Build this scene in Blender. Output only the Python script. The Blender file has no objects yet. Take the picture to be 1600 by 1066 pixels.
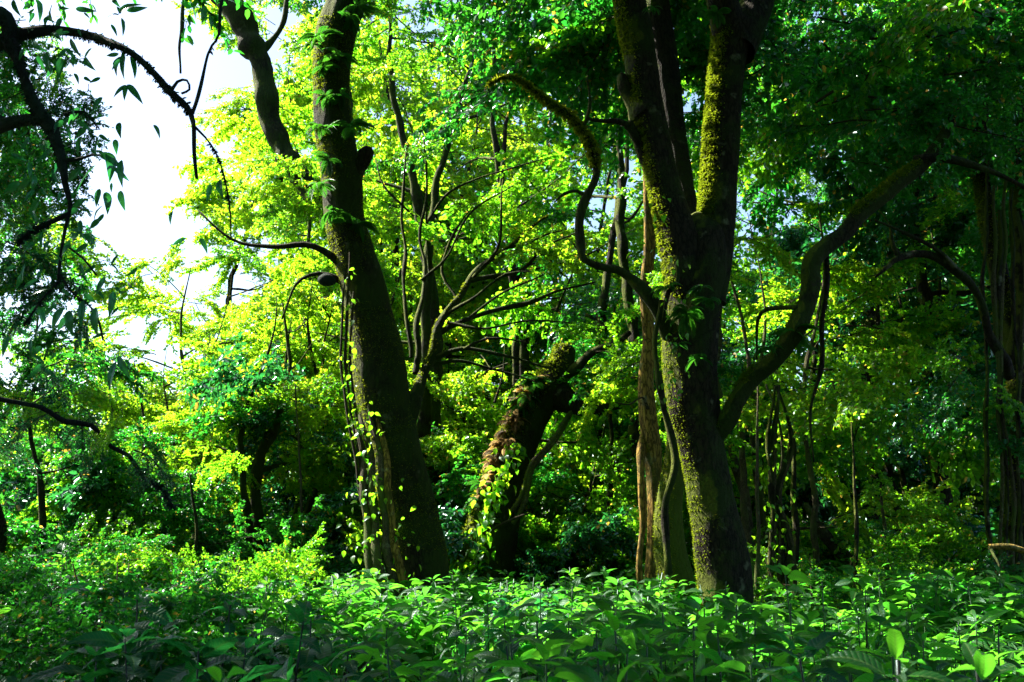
import bpy, math, random
import numpy as np
from mathutils import Vector, Matrix, Euler, Quaternion

rng = np.random.default_rng(11)
R = random.Random(5)
D = bpy.data
SC = bpy.context.scene
COL = SC.collection
rad = math.radians

# ------------------------------------------------------------------ camera
EYE = 1.72
F = 1450.0
PITCH = math.atan(312 / F)
cam = D.cameras.new('camera'); camo = D.objects.new('camera', cam); COL.objects.link(camo)
cam.sensor_width = 36; cam.lens = 36 * F / 1600
cam.clip_start = 0.05; cam.clip_end = 600
camo.location = (0, 0, EYE); camo.rotation_euler = (math.pi / 2 + PITCH, 0, 0)
cam.dof.use_dof = True; cam.dof.focus_distance = 7.5; cam.dof.aperture_fstop = 9.0
SC.camera = camo

# ------------------------------------------------------------------ light
SUN_AZ, SUN_EL = rad(-66), rad(47)
sd = Vector((math.sin(SUN_AZ) * math.cos(SUN_EL), math.cos(SUN_AZ) * math.cos(SUN_EL), math.sin(SUN_EL)))
w = D.worlds.new('World'); SC.world = w; w.use_nodes = True
nt = w.node_tree; bg = nt.nodes['Background']
sky = nt.nodes.new('ShaderNodeTexSky'); sky.sky_type = 'NISHITA'; sky.sun_disc = False
sky.sun_elevation = SUN_EL; sky.sun_rotation = SUN_AZ
sky.air_density = 1.0; sky.dust_density = 1.6; sky.ozone_density = 2.0
nt.links.new(sky.outputs[0], bg.inputs[0]); bg.inputs[1].default_value = 0.06
sl = D.lights.new('sun', 'SUN'); sl.energy = 5.0; sl.angle = rad(0.5); sl.color = (1.0, 0.93, 0.78)
slo = D.objects.new('sun', sl); COL.objects.link(slo)
slo.rotation_euler = sd.to_track_quat('Z', 'Y').to_euler(); slo.location = (-20, 15, 30)
SC.view_settings.view_transform = 'Standard'; SC.view_settings.look = 'None'
SC.view_settings.gamma = 1; SC.view_settings.use_curve_mapping = False
SC.view_settings.exposure = 2.55
cy = SC.cycles
cy.max_bounces = 7; cy.diffuse_bounces = 4; cy.glossy_bounces = 1; cy.transmission_bounces = 6
cy.caustics_reflective = False; cy.caustics_refractive = False
cy.sample_clamp_indirect = 6

# ------------------------------------------------------------------ helpers
def P(px, py, Y):
    x = (px - 800) / F; u = (533 - py) / F
    yy = math.cos(PITCH) - math.sin(PITCH) * u
    zz = math.sin(PITCH) + math.cos(PITCH) * u
    s = Y / yy
    return Vector((x * s, Y, EYE + zz * s))

_ws = []
def wave_noise(p, freq, seed, n=9):
    """smooth pseudo noise in -1..1, vectorised; p (N,3)"""
    g = np.random.default_rng(seed)
    out = np.zeros(len(p))
    for _ in range(n):
        d = g.normal(size=3); d /= np.linalg.norm(d)
        out += np.sin((p @ d) * freq * g.uniform(.6, 1.7) + g.uniform(0, 6.28))
    return out / (n ** .5) * .8

class Geo:
    def __init__(s): s.parts = []; s.n = 0
    def add(s, verts, faces, mat=0, rnd=None, uv=None):
        verts = np.asarray(verts, dtype=np.float64); faces = np.asarray(faces, dtype=np.int64)
        if len(faces) == 0: return
        r = np.zeros(len(faces)) if rnd is None else np.broadcast_to(rnd, (len(faces),))
        s.parts.append((verts, faces + s.n, mat, r, uv)); s.n += len(verts)
    def mesh(s, name, mats, smooth=True):
        me = D.meshes.new(name)
        V = np.concatenate([p[0] for p in s.parts])
        tot = np.concatenate([np.full(len(p[1]), p[1].shape[1]) for p in s.parts])
        idx = np.concatenate([p[1].ravel() for p in s.parts])
        me.vertices.add(len(V)); me.vertices.foreach_set('co', V.ravel())
        me.loops.add(len(idx)); me.loops.foreach_set('vertex_index', idx)
        me.polygons.add(len(tot))
        st = np.concatenate([[0], np.cumsum(tot)[:-1]])
        me.polygons.foreach_set('loop_start', st); me.polygons.foreach_set('loop_total', tot)
        me.polygons.foreach_set('material_index', np.concatenate([np.full(len(p[1]), p[2]) for p in s.parts]))
        me.polygons.foreach_set('use_smooth', np.full(len(tot), smooth))
        a = me.attributes.new('rnd', 'FLOAT', 'FACE'); a.data.foreach_set('value', np.concatenate([p[3] for p in s.parts]).astype(np.float32))
        if any(p[4] is not None for p in s.parts):
            uvl = me.uv_layers.new(name='UVMap')
            u = []
            for p in s.parts:
                u.append(np.zeros((p[1].size, 2)) if p[4] is None else p[4][(p[1].ravel() - p[1].min())])
            uvl.data.foreach_set('uv', np.concatenate(u).ravel())
        me.update(calc_edges=True)
        for m in mats: me.materials.append(m)
        return me

def link(name, me, parent=None, **props):
    o = D.objects.new(name, me); COL.objects.link(o)
    if parent is not None: o.parent = parent
    for k, v in props.items(): o[k] = v
    return o
def thing(name, loc, label, cat, group=None):
    o = D.objects.new(name, None); COL.objects.link(o); o.location = loc
    o.empty_display_size = .2
    o['label'] = label; o['category'] = cat
    if group: o['group'] = group
    return o

def catmull(pts, step):
    """pts: list of arrays (k values: x y z r). returns dense samples"""
    p = np.array(pts, dtype=float)
    p = np.vstack([2 * p[0] - p[1], p, 2 * p[-1] - p[-2]])
    out = []
    for i in range(1, len(p) - 2):
        a, b, c, d = p[i - 1], p[i], p[i + 1], p[i + 2]
        n = max(2, int(np.linalg.norm((c - b)[:3]) / step))
        for t in np.linspace(0, 1, n, endpoint=False):
            out.append(.5 * ((2 * b) + (c - a) * t + (2 * a - 5 * b + 4 * c - d) * t * t + (3 * b - 3 * c + d - a) * t ** 3))
    out.append(p[-2])
    out = np.array(out); out[:, 3] = np.maximum(out[:, 3], .0015)
    return out

def tube(pts, sides=8, step=.15, rough=0., seed=0, flute=0., close=True, dense=None):
    """pts: [(x,y,z,r)]; returns verts, quads, normals"""
    c = catmull(pts, step) if dense is None else dense
    n = len(c)
    if 5 <= sides <= 18:      # knotty course and swellings of thin limbs
        q = c[:, :3].copy(); a = np.minimum(c[:, 3] * .9 + .006, .04)[:, None]
        c = c.copy()
        c[:, :3] += a * np.stack([wave_noise(q, 7, 501), wave_noise(q, 7, 502), wave_noise(q, 7, 503)], 1)
        c[:, 3] *= 1 + .22 * np.clip(wave_noise(q, 11, 504), -.6, 1.4)
    T = np.gradient(c[:, :3], axis=0); T /= np.linalg.norm(T, axis=1)[:, None] + 1e-9
    ref = np.array([0.31, 0.9, 0.1]) if abs(T[0][1]) < .8 else np.array([1., 0, 0])
    U = np.zeros((n, 3)); u = ref - T[0] * (ref @ T[0])
    for i in range(n):
        u = u - T[i] * (u @ T[i]); u /= np.linalg.norm(u) + 1e-9; U[i] = u
    W = np.cross(T, U)
    th = np.linspace(0, 2 * math.pi, sides, endpoint=False)
    N = U[:, None] * np.cos(th)[None, :, None] + W[:, None] * np.sin(th)[None, :, None]
    rr = np.repeat(c[:, 3][:, None], sides, 1)
    base = c[:, None, :3] + N * rr[..., None]
    if rough or flute:
        b = base.reshape(-1, 3)
        s = b * np.array([1, 1, .35])
        nz = wave_noise(b * np.array([1, 1, .6]), 5, seed).reshape(n, sides)
        n2 = wave_noise(s, 26, seed + 1).reshape(n, sides)
        n3 = wave_noise(s, 60, seed + 2).reshape(n, sides)
        l = np.cumsum(np.r_[0, np.linalg.norm(np.diff(c[:, :3], axis=0), axis=1)])
        ft = np.sin(3 * th[None] + 0.8 * l[:, None] + seed) * .5 + np.sin(5 * th[None] - .5 * l[:, None] + 2 * seed) * .35 + np.sin(9 * th[None] + .3 * l[:, None]) * .2
        rr = rr * (1 + flute * ft + rough * (nz * 1.0 + n2 * .32 + n3 * .16))
        base = c[:, None, :3] + N * rr[..., None]
    V = base.reshape(-1, 3)
    i = np.arange(n - 1)[:, None] * sides; j = np.arange(sides)[None]; j2 = (j + 1) % sides
    Q = np.stack([i + j, i + j2, i + sides + j2, i + sides + j], -1).reshape(-1, 4)
    if close:
        V = np.vstack([V, c[-1, :3] + T[-1] * c[-1, 3] * .5])
        k = (n - 1) * sides
        cap = np.stack([k + j[0], k + j2[0], np.full(sides, len(V) - 1), np.full(sides, len(V) - 1)], -1)[:, :3]
        return V, Q, N.reshape(-1, 3), cap
    return V, Q, N.reshape(-1, 3), None

def add_tube(g, pts, mat=0, **k):
    V, Q, N, cap = tube(pts, **k)
    # quads and the tip triangles share the verts
    g.parts.append((V, Q + g.n, mat, np.zeros(len(Q)), None))
    if cap is not None:
        g.parts.append((np.zeros((0, 3)), cap + g.n, mat, np.zeros(len(cap)), None))
    g.n += len(V)
    return V, N

def norm(a): return a / (np.linalg.norm(a, axis=-1, keepdims=True) + 1e-9)

HEX = np.array([(0, 0, 0), (.26, .40, .07), (.66, .40, .05), (1, 0, -.10), (.66, -.40, .05), (.26, -.40, .07)])
def leaves(g, pos, d, nrm, ln, wd, mat=0, rnd=None):
    """many small six-cornered folded leaves"""
    d = norm(d); s = norm(np.cross(nrm, d)); n = np.cross(d, s)
    N = len(pos)
    ln = np.broadcast_to(ln, (N,)); wd = np.broadcast_to(wd, (N,))
    V = pos[:, None] + HEX[None, :, 0, None] * d[:, None] * ln[:, None, None] \
        + HEX[None, :, 1, None] * s[:, None] * wd[:, None, None] \
        + HEX[None, :, 2, None] * n[:, None] * ln[:, None, None]
    b = np.arange(N)[:, None] * 6
    Q = np.concatenate([b + np.array([[0, 1, 2, 3]]), b + np.array([[0, 3, 4, 5]])], 1).reshape(-1, 4)
    r = rng.random(N) if rnd is None else rnd
    g.add(V.reshape(-1, 3), Q, mat, np.repeat(r, 2))

# ------------------------------------------------------------------ materials
def newmat(name):
    m = D.materials.new(name); m.use_nodes = True; m.node_tree.nodes.clear()
    return m, m.node_tree
def nd(nt, t, **k):
    n = nt.nodes.new(t)
    for a, v in k.items(): setattr(n, a, v)
    return n
def mathn(nt, op, a, b=None, clamp=False):
    n = nd(nt, 'ShaderNodeMath', operation=op); n.use_clamp = clamp
    for i, v in enumerate((a, b)):
        if v is None: continue
        if isinstance(v, (int, float)): n.inputs[i].default_value = v
        else: nt.links.new(v, n.inputs[i])
    return n.outputs[0]
def mixc(nt, f, a, b):
    n = nd(nt, 'ShaderNodeMix', data_type='RGBA')
    for i, v in ((0, f), (6, a), (7, b)):
        if isinstance(v, (int, float)): n.inputs[i].default_value = v
        elif isinstance(v, tuple): n.inputs[i].default_value = (*v, 1)
        else: nt.links.new(v, n.inputs[i])
    return n.outputs[2]

def leaf_mat(name, c1, c2, t1, t2, rough=.35, spec=.5, trans=.5, veins=False, dry=.03):
    m, nt = newmat(name); L = nt.links.new
    at = nd(nt, 'ShaderNodeAttribute', attribute_name='rnd')
    oi = nd(nt, 'ShaderNodeObjectInfo')
    v = mathn(nt, 'MULTIPLY', at.outputs['Fac'], .65)
    v = mathn(nt, 'MULTIPLY_ADD', oi.outputs['Random'], .35); nt.nodes[-1].inputs[2].default_value = 0
    a65 = mathn(nt, 'MULTIPLY', at.outputs['Fac'], .65)
    v = mathn(nt, 'ADD', v, a65)
    base = mixc(nt, v, c1, c2); tr = mixc(nt, v, t1, t2)
    old = mathn(nt, 'GREATER_THAN', at.outputs['Fac'], 1 - dry)
    base = mixc(nt, old, base, (.16, .11, .03)); tr = mixc(nt, old, tr, (.75, .50, .06))
    tc = nd(nt, 'ShaderNodeTexCoord')
    if not veins:
        no = nd(nt, 'ShaderNodeTexNoise'); no.inputs['Scale'].default_value = 30; no.inputs['Detail'].default_value = 2
        L(tc.outputs['Object'], no.inputs['Vector'])
        f = mathn(nt, 'MULTIPLY_ADD', no.outputs[0], .8); nt.nodes[-1].inputs[2].default_value = .6
        vm = nd(nt, 'ShaderNodeVectorMath', operation='SCALE'); L(base, vm.inputs[0]); L(f, vm.inputs['Scale']); base = vm.outputs[0]
    pr = nd(nt, 'ShaderNodeBsdfPrincipled'); pr.inputs['Roughness'].default_value = rough
    pr.inputs['Specular IOR Level'].default_value = spec
    pr.inputs['Specular Tint'].default_value = (.62, .95, 1.0, 1)  # sheen tinted blue-green in place of bluer sky reflection
    tl = nd(nt, 'ShaderNodeBsdfTranslucent')
    if veins:
        sx = nd(nt, 'ShaderNodeSeparateXYZ'); L(tc.outputs['UV'], sx.inputs[0])
        av = mathn(nt, 'ABSOLUTE', mathn(nt, 'SUBTRACT', sx.outputs[1], .5))
        ph = mathn(nt, 'SUBTRACT', mathn(nt, 'MULTIPLY', sx.outputs[0], 11), mathn(nt, 'MULTIPLY', av, 7))
        sv = mathn(nt, 'ABSOLUTE', mathn(nt, 'SINE', mathn(nt, 'MULTIPLY', ph, 3.14159)))
        side = mathn(nt, 'SUBTRACT', 1, mathn(nt, 'MULTIPLY', sv, 4, False), True)      # 1 on a side vein
        mid = mathn(nt, 'SUBTRACT', 1, mathn(nt, 'MULTIPLY', av, 28), True)
        vein = mathn(nt, 'MAXIMUM', side, mid)
        no = nd(nt, 'ShaderNodeTexNoise'); no.inputs['Scale'].default_value = 45; no.inputs['Detail'].default_value = 3
        L(tc.outputs['Object'], no.inputs['Vector'])
        base = mixc(nt, mathn(nt, 'MULTIPLY', vein, .55), base, (.13, .22, .07))
        tr = mixc(nt, mathn(nt, 'MULTIPLY', vein, .45), tr, (.10, .22, .03))
        f = mathn(nt, 'MULTIPLY_ADD', no.outputs[0], .9); nt.nodes[-1].inputs[2].default_value = .55
        vm = nd(nt, 'ShaderNodeVectorMath', operation='SCALE'); L(base, vm.inputs[0]); L(f, vm.inputs['Scale']); base = vm.outputs[0]
        h = mathn(nt, 'ADD', mathn(nt, 'MULTIPLY', sv, .8), mathn(nt, 'MULTIPLY', no.outputs[0], .5))
        h = mathn(nt, 'SUBTRACT', h, mathn(nt, 'MULTIPLY', mid, .8))
        bp = nd(nt, 'ShaderNodeBump'); bp.inputs['Strength'].default_value = .45; bp.inputs['Distance'].default_value = .004
        L(h, bp.inputs['Height']); L(bp.outputs[0], pr.inputs['Normal'])
    L(base, pr.inputs['Base Color']); L(tr, tl.inputs['Color'])
    mx = nd(nt, 'ShaderNodeMixShader'); mx.inputs[0].default_value = trans
    L(pr.outputs[0], mx.inputs[1]); L(tl.outputs[0], mx.inputs[2])
    out = nd(nt, 'ShaderNodeOutputMaterial'); L(mx.outputs[0], out.inputs[0])
    return m

def bark_mat(name, c1, c2, moss, amount, mosscol2=None, scale=1.0, bump=.7, side=0):
    m, nt = newmat(name); L = nt.links.new
    geo = nd(nt, 'ShaderNodeNewGeometry'); mp = nd(nt, 'ShaderNodeMapping')
    mp.inputs['Scale'].default_value = (1, 1, .28)
    L(geo.outputs['Position'], mp.inputs[0])
    n1 = nd(nt, 'ShaderNodeTexNoise'); n1.inputs['Scale'].default_value = 14 * scale; n1.inputs['Detail'].default_value = 8; n1.inputs['Roughness'].default_value = .65
    L(mp.outputs[0], n1.inputs['Vector'])
    vo = nd(nt, 'ShaderNodeTexVoronoi', feature='DISTANCE_TO_EDGE'); vo.inputs['Scale'].default_value = 26 * scale
    wv = nd(nt, 'ShaderNodeVectorMath', operation='ADD'); L(mp.outputs[0], wv.inputs[0])
    sc = nd(nt, 'ShaderNodeVectorMath', operation='SCALE'); L(n1.outputs['Color'], sc.inputs[0]); sc.inputs['Scale'].default_value = .10
    L(sc.outputs[0], wv.inputs[1]); L(wv.outputs[0], vo.inputs['Vector'])
    n2 = nd(nt, 'ShaderNodeTexNoise'); n2.inputs['Scale'].default_value = 2.6; n2.inputs['Detail'].default_value = 6; n2.inputs['Roughness'].default_value = .6
    L(geo.outputs['Position'], n2.inputs['Vector'])
    n3 = nd(nt, 'ShaderNodeTexNoise'); n3.inputs['Scale'].default_value = 70; n3.inputs['Detail'].default_value = 4
    L(geo.outputs['Position'], n3.inputs['Vector'])
    crack = mathn(nt, 'MULTIPLY', vo.outputs['Distance'], 6, True)
    col = mixc(nt, n1.outputs[0], c1, c2)
    col = mixc(nt, crack, tuple(c * .35 for c in c1), col)
    # pale lichen blotches
    li = nd(nt, 'ShaderNodeValToRGB'); li.color_ramp.elements[0].position = .62; li.color_ramp.elements[1].position = .70
    n4 = nd(nt, 'ShaderNodeTexNoise'); n4.inputs['Scale'].default_value = 7; n4.inputs['Detail'].default_value = 5
    L(geo.outputs['Position'], n4.inputs['Vector']); L(n4.outputs[0], li.inputs[0])
    col = mixc(nt, mathn(nt, 'MULTIPLY', li.outputs[0], .5), col, (.22, .24, .16))
    rp = nd(nt, 'ShaderNodeValToRGB'); rp.color_ramp.elements[0].position = .62 - amount * .32; rp.color_ramp.elements[1].position = .70 - amount * .25
    mm = mathn(nt, 'ADD', mathn(nt, 'MULTIPLY', n2.outputs[0], .8), mathn(nt, 'MULTIPLY', n3.outputs[0], .2))
    L(mm, rp.inputs[0])
    mc = mixc(nt, n3.outputs[0], moss, mosscol2 or tuple(c * 1.7 for c in moss))
    col = mixc(nt, rp.outputs[0], col, mc)
    # cushion moss on the weather side (towards -X and upward)
    if side:
        dt = nd(nt, 'ShaderNodeVectorMath', operation='DOT_PRODUCT'); L(geo.outputs['Normal'], dt.inputs[0]); dt.inputs[1].default_value = (-.86, -.12, .35)
        sv = mathn(nt, 'ADD', mathn(nt, 'MULTIPLY', dt.outputs['Value'], .9), mathn(nt, 'MULTIPLY', mathn(nt, 'SUBTRACT', n2.outputs[0], .5), 2.4))
        sv = mathn(nt, 'ADD', sv, mathn(nt, 'MULTIPLY', mathn(nt, 'SUBTRACT', n4.outputs[0], .5), 1.2))
        sr = nd(nt, 'ShaderNodeValToRGB'); sr.color_ramp.elements[0].position = .48; sr.color_ramp.elements[1].position = .68
        L(sv, sr.inputs[0])
        col = mixc(nt, mathn(nt, 'MULTIPLY', sr.outputs[0], side), col, mixc(nt, n3.outputs[0], (.035, .055, .005), (.12, .14, .010)))
    h = mathn(nt, 'ADD', mathn(nt, 'MULTIPLY', n1.outputs[0], .8), mathn(nt, 'MULTIPLY', crack, .35))
    h = mathn(nt, 'ADD', h, mathn(nt, 'MULTIPLY', n3.outputs[0], .35))
    bp = nd(nt, 'ShaderNodeBump'); bp.inputs['Strength'].default_value = bump; bp.inputs['Distance'].default_value = .03
    L(h, bp.inputs['Height'])
    pr = nd(nt, 'ShaderNodeBsdfPrincipled'); pr.inputs['Roughness'].default_value = .9; pr.inputs['Specular IOR Level'].default_value = .2
    L(col, pr.inputs['Base Color']); L(bp.outputs[0], pr.inputs['Normal'])
    out = nd(nt, 'ShaderNodeOutputMaterial'); L(pr.outputs[0], out.inputs[0])
    return m

LM = {
 'bright': leaf_mat('leaf_sunlit_yellow_green', (.045, .10, .006), (.085, .12, .006), (.16, .58, .012), (.66, .92, .03), .36, .5, .66),  # sunlit glow of crowns put into a yellower, brighter leaf tint
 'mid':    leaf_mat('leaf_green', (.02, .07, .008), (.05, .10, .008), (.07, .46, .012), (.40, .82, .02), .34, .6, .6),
 'dark':   leaf_mat('leaf_shade_dark', (.006, .045, .014), (.016, .07, .014), (.015, .32, .03), (.10, .50, .02), .33, .6, .5),  # darker blue-green leaf tint stands in for foliage in shade
 'blue':   leaf_mat('leaf_glossy_sky_tint', (.008, .045, .030), (.018, .07, .035), (.02, .26, .06), (.06, .40, .05), .24, .9, .35),  # blue-green base carries reflected sky, on top of the real gloss
}
PLANT = leaf_mat('herb_leaf', (.006, .046, .014), (.018, .075, .014), (.02, .40, .03), (.22, .74, .03), .34, .30, .54, veins=True, dry=.015)
PLANTB = leaf_mat('herb_leaf_sky_tint', (.004, .038, .030), (.010, .054, .036), (.010, .26, .06), (.05, .44, .06), .36, .32, .40, veins=True, dry=.0)  # teal base stands in for sky sheen on the front herbs
DRY = leaf_mat('dry_fern', (.12, .085, .045), (.18, .13, .07), (.42, .26, .10), (.60, .44, .18), .6, .2, .5)
FERN = leaf_mat('fern_green', (.008, .035, .008), (.016, .055, .010), (.03, .25, .02), (.10, .38, .02), .45, .3, .4)
MOSS = leaf_mat('moss_tufts', (.055, .080, .006), (.110, .130, .010), (.20, .32, .01), (.42, .48, .02), .8, .1, .4, dry=.04)
BARK = bark_mat('dark_bark', (.012, .009, .006), (.036, .027, .017), (.016, .027, .005), .45, bump=1.0, side=.8)
BARKM = bark_mat('mossy_bark', (.012, .010, .006), (.036, .030, .016), (.018, .030, .004), .75, bump=1.0, side=.95)
BARKR = bark_mat('reddish_bark', (.12, .075, .018), (.40, .265, .05), (.05, .05, .01), .3, bump=.7)
BARKG = bark_mat('green_mossy_bark', (.018, .020, .006), (.04, .04, .012), (.045, .075, .006), 1.3, bump=.8, side=1)
BARKT = bark_mat('pale_bark', (.05, .042, .025), (.13, .105, .06), (.05, .07, .015), .5, scale=2)
BARKB = bark_mat('shade_blue_bark', (.008, .010, .014), (.020, .022, .030), (.010, .020, .018), .6, scale=2)  # blue-black bark: bluish shade is put into the colour
TWIG = bark_mat('twig_bark', (.035, .026, .014), (.06, .05, .025), (.04, .05, .01), .3, scale=3)
STEM = leaf_mat('herb_stem', (.02, .05, .012), (.04, .07, .015), (.1, .2, .02), (.12, .25, .02), .4, .4, .1)
STEMD = leaf_mat('herb_stem_dark', (.015, .012, .012), (.035, .025, .02), (.05, .03, .02), (.06, .04, .02), .4, .4, .1)

def ground_mat():
    m, nt = newmat('forest_soil'); L = nt.links.new
    geo = nd(nt, 'ShaderNodeNewGeometry')
    n1 = nd(nt, 'ShaderNodeTexNoise'); n1.inputs['Scale'].default_value = 9; n1.inputs['Detail'].default_value = 8
    n2 = nd(nt, 'ShaderNodeTexNoise'); n2.inputs['Scale'].default_value = .7; n2.inputs['Detail'].default_value = 4
    vo = nd(nt, 'ShaderNodeTexVoronoi'); vo.inputs['Scale'].default_value = 22
    for n in (n1, n2, vo): L(geo.outputs['Position'], n.inputs['Vector'])
    c = mixc(nt, n1.outputs[0], (.012, .009, .005), (.06, .042, .02))
    c = mixc(nt, mathn(nt, 'MULTIPLY', n2.outputs[0], .6), c, (.02, .04, .008))
    bp = nd(nt, 'ShaderNodeBump'); bp.inputs['Strength'].default_value = .8; bp.inputs['Distance'].default_value = .05
    L(mathn(nt, 'ADD', n1.outputs[0], vo.outputs['Distance']), bp.inputs['Height'])
    pr = nd(nt, 'ShaderNodeBsdfPrincipled'); pr.inputs['Roughness'].default_value = .95
    L(c, pr.inputs['Base Color']); L(bp.outputs[0], pr.inputs['Normal'])
    out = nd(nt, 'ShaderNodeOutputMaterial'); L(pr.outputs[0], out.inputs[0])
    return m

# ------------------------------------------------------------------ ground
def gz(x, y):
    x = np.asarray(x, float); y = np.asarray(y, float)
    return .06 * np.sin(x * .5 + 1) * np.cos(y * .37) + .03 * np.sin(x * 1.7 + y * 1.1)
g = Geo()
nx = 120
xs = np.sinh(np.linspace(-4.2, 4.2, nx)) * 6
ys = np.sinh(np.linspace(-3.6, 4.4, nx)) * 6
X, Yg = np.meshgrid(xs, ys, indexing='ij')
Z = gz(X, Yg) * (np.hypot(X, Yg) < 60)
V = np.stack([X, Yg, Z], -1).reshape(-1, 3)
i = np.arange(nx - 1)[:, None] * nx + np.arange(nx - 1)[None]
Q = np.stack([i, i + nx, i + nx + 1, i + 1], -1).reshape(-1, 4)
g.add(V, Q)
link('ground', g.mesh('ground', [ground_mat()]), kind='structure')

# ------------------------------------------------------------------ leafy bough library
def make_bough(seed, L=1.5, nside=13, leaf=.075, wid=.6, density=.95, droop=.25, flat=.35, mat=0):
    r = np.random.default_rng(seed)
    g = Geo()
    def curve(p0, d0, ln, dr, n=6):
        pts = [np.array(p0, float)]; d = np.array(d0, float); d /= np.linalg.norm(d)
        for k in range(n):
            d = d + np.array([0, 0, -dr / n]) + r.normal(size=3) * .10
            d /= np.linalg.norm(d); pts.append(pts[-1] + d * ln / n)
        return np.array(pts)
    P_, D_ = [], []
    def leafy(c, start=.15, pitch=.03):
        seg = np.diff(c, axis=0); l = np.linalg.norm(seg, axis=1); tot = l.sum(); cum = np.r_[0, np.cumsum(l)]
        n = max(3, int(tot * (1 - start) / pitch * density))
        for t in np.linspace(start * tot, tot, n):
            k = min(len(seg) - 1, np.searchsorted(cum, t, 'right') - 1)
            p = c[k] + seg[k] * (t - cum[k]) / l[k]
            ax = seg[k] / l[k]; s = np.cross(ax, [0, 0, 1]); s /= np.linalg.norm(s) + 1e-6
            for sg in (-1, 1):
                if r.random() < .12: continue
                P_.append(p + r.normal(size=3) * .008)
                D_.append(ax * r.uniform(.2, .9) + s * sg * r.uniform(.5, 1) + r.normal(size=3) * flat)
    main = curve((0, 0, 0), (1, 0, .15), L, droop)
    rr = np.linspace(.014, .004, len(main))
    add_tube(g, [(*p, q) for p, q in zip(main, rr)], 1, sides=4, step=.2)
    for k in range(nside):
        t = .12 + .88 * k / (nside - 1); q = t * (len(main) - 1); a = int(min(q, len(main) - 2)); p = main[a] + (main[a + 1] - main[a]) * (q - a)
        sg = 1 if k % 2 else -1
        ang = sg * r.uniform(.5, 1.15) * (1 - .4 * t)
        ln = L * (.52 - .28 * t) * r.uniform(.75, 1.2)
        c = curve(p, (math.cos(ang), math.sin(ang), r.uniform(-.25, .4)), ln, droop)
        add_tube(g, [(*p_, q_) for p_, q_ in zip(c, np.linspace(.006, .002, len(c)))], 1, sides=3, step=.3)
        leafy(c, .1)
        for j in range(3 if ln > .35 else 2):
            a2 = ang + r.choice([-1, 1]) * r.uniform(.5, 1.1); p2 = c[r.integers(1, 5)]
            c2 = curve(p2, (math.cos(a2), math.sin(a2), r.uniform(-.4, .4)), ln * r.uniform(.35, .6), droop, 4)
            add_tube(g, [(*p_, .002) for p_ in c2], 1, sides=3, step=.4)
            leafy(c2, .1)
    leafy(main, .5)
    P_ = np.array(P_); D_ = np.array(D_); n = len(P_)
    nr = np.array([0, 0, 1.]) + r.normal(size=(n, 3)) * (.30 + flat)
    ln = leaf * r.uniform(.65, 1.25, n)
    D_[:, 2] -= .25
    leaves(g, P_, D_, nr, ln, ln * wid * 1.25, 0, r.random(n))
    return g, n

BOUGH = {}
for kind, kw in {
    'bright': dict(leaf=.068, wid=.68, droop=.35, density=1.15), 'mid': dict(leaf=.064, wid=.64, droop=.3, density=1.15),
    'dark': dict(leaf=.075, wid=.52, droop=.45, density=1.1), 'blue': dict(leaf=.11, wid=.42, droop=.4, density=.75)}.items():
    BOUGH[kind] = []
    for s in range(5):
        gg, n = make_bough(100 * len(BOUGH) + s, L=1.5 + .15 * s, **kw)
        BOUGH[kind].append(gg.mesh('leafy_bough_' + kind, [LM[kind], TWIG]))
# fine feathery sprays of the needle-leaved tree at the left
BOUGH['fine'] = []
for s in range(3):
    gg, n = make_bough(900 + s, L=1.4, nside=17, leaf=.035, wid=.22, density=2.0, droop=.9, flat=.5)
    BOUGH['fine'].append(gg.mesh('feathery_bough', [LM['blue'], TWIG]))

# gaps cut into the canopy so the sun reaches chosen spots: (point, radius)
GAPS = [(Vector(v), q) for v, q in (((.2, 7.2, 1.4), .7), ((1.8, 6.8, 1.4), .75), ((3.2, 7.4, 1.4), .7), ((-1.2, 8, 1.4), .6), ((0, 10, 1.4), .7), ((1, 5.4, 1.4), .6), ((2.4, 5.2, 1.4), .5), ((1.0, 8.6, 1.4), .8), ((.1, 5.9, 1.4), .5), ((2.9, 6.3, 1.4), .5), ((4.2, 8.6, 1.4), .6), ((-2.9, 9.3, 1.4), .6))]
GAPS += [(P(*v), q) for v, q in (((700, 560, 14.5), 1.0), ((800, 520, 15), 1.4), ((740, 620, 15), 1.1), ((880, 600, 16), 1.0), ((880, 470, 15.5), .9), ((640, 300, 16), .9), ((750, 760, 12), .8), ((735, 830, 11.8), .6), ((790, 690, 12), .7),
         ((1230, 470, 13), .9), ((1330, 520, 15), 1.8), ((1420, 430, 15), 1.5), ((1300, 620, 14), 1.4), ((1240, 400, 15), 1.2), ((1340, 420, 17), 1.4), ((1480, 640, 13), 1.0), ((1250, 760, 10), .5), ((1400, 720, 14), .9), ((1540, 620, 10), .5), ((1560, 150, 12), .7),
         ((480, 850, 11), .9), ((60, 700, 11), .6), ((560, 760, 8.8), .5), ((920, 720, 13), .8), ((850, 160, 7.85), .5), ((925, 280, 7.85), .5),
         ((995, 220, 8.1), .55), ((1020, 330, 8.0), .5), ((1035, 560, 8.0), .4), ((1100, 330, 8.2), .5), ((1102, 200, 8.2), .5), ((880, 190, 7.85), .6), ((800, 125, 7.85), .5), ((1010, 780, 9.5), .4), ((1045, 780, 8.9), .3), ((600, 830, 8.7), .5), ((635, 780, 8.6), .4), ((655, 860, 8.5), .4), ((600, 690, 8.6), .35), ((395, 140, 12), .5), ((1215, 500, 7.8), .5), ((1190, 200, 13), .6), ((560, 640, 17), .8), ((400, 620, 14), .8))]
def in_gap(p, sc=.5):
    for c, q in GAPS:
        d = p - c; u = d.dot(sd)
        if u > 1.1 and (d - sd * u).length < q * .8 + .5 * sc: return True
    return False
NB = [0]
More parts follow.
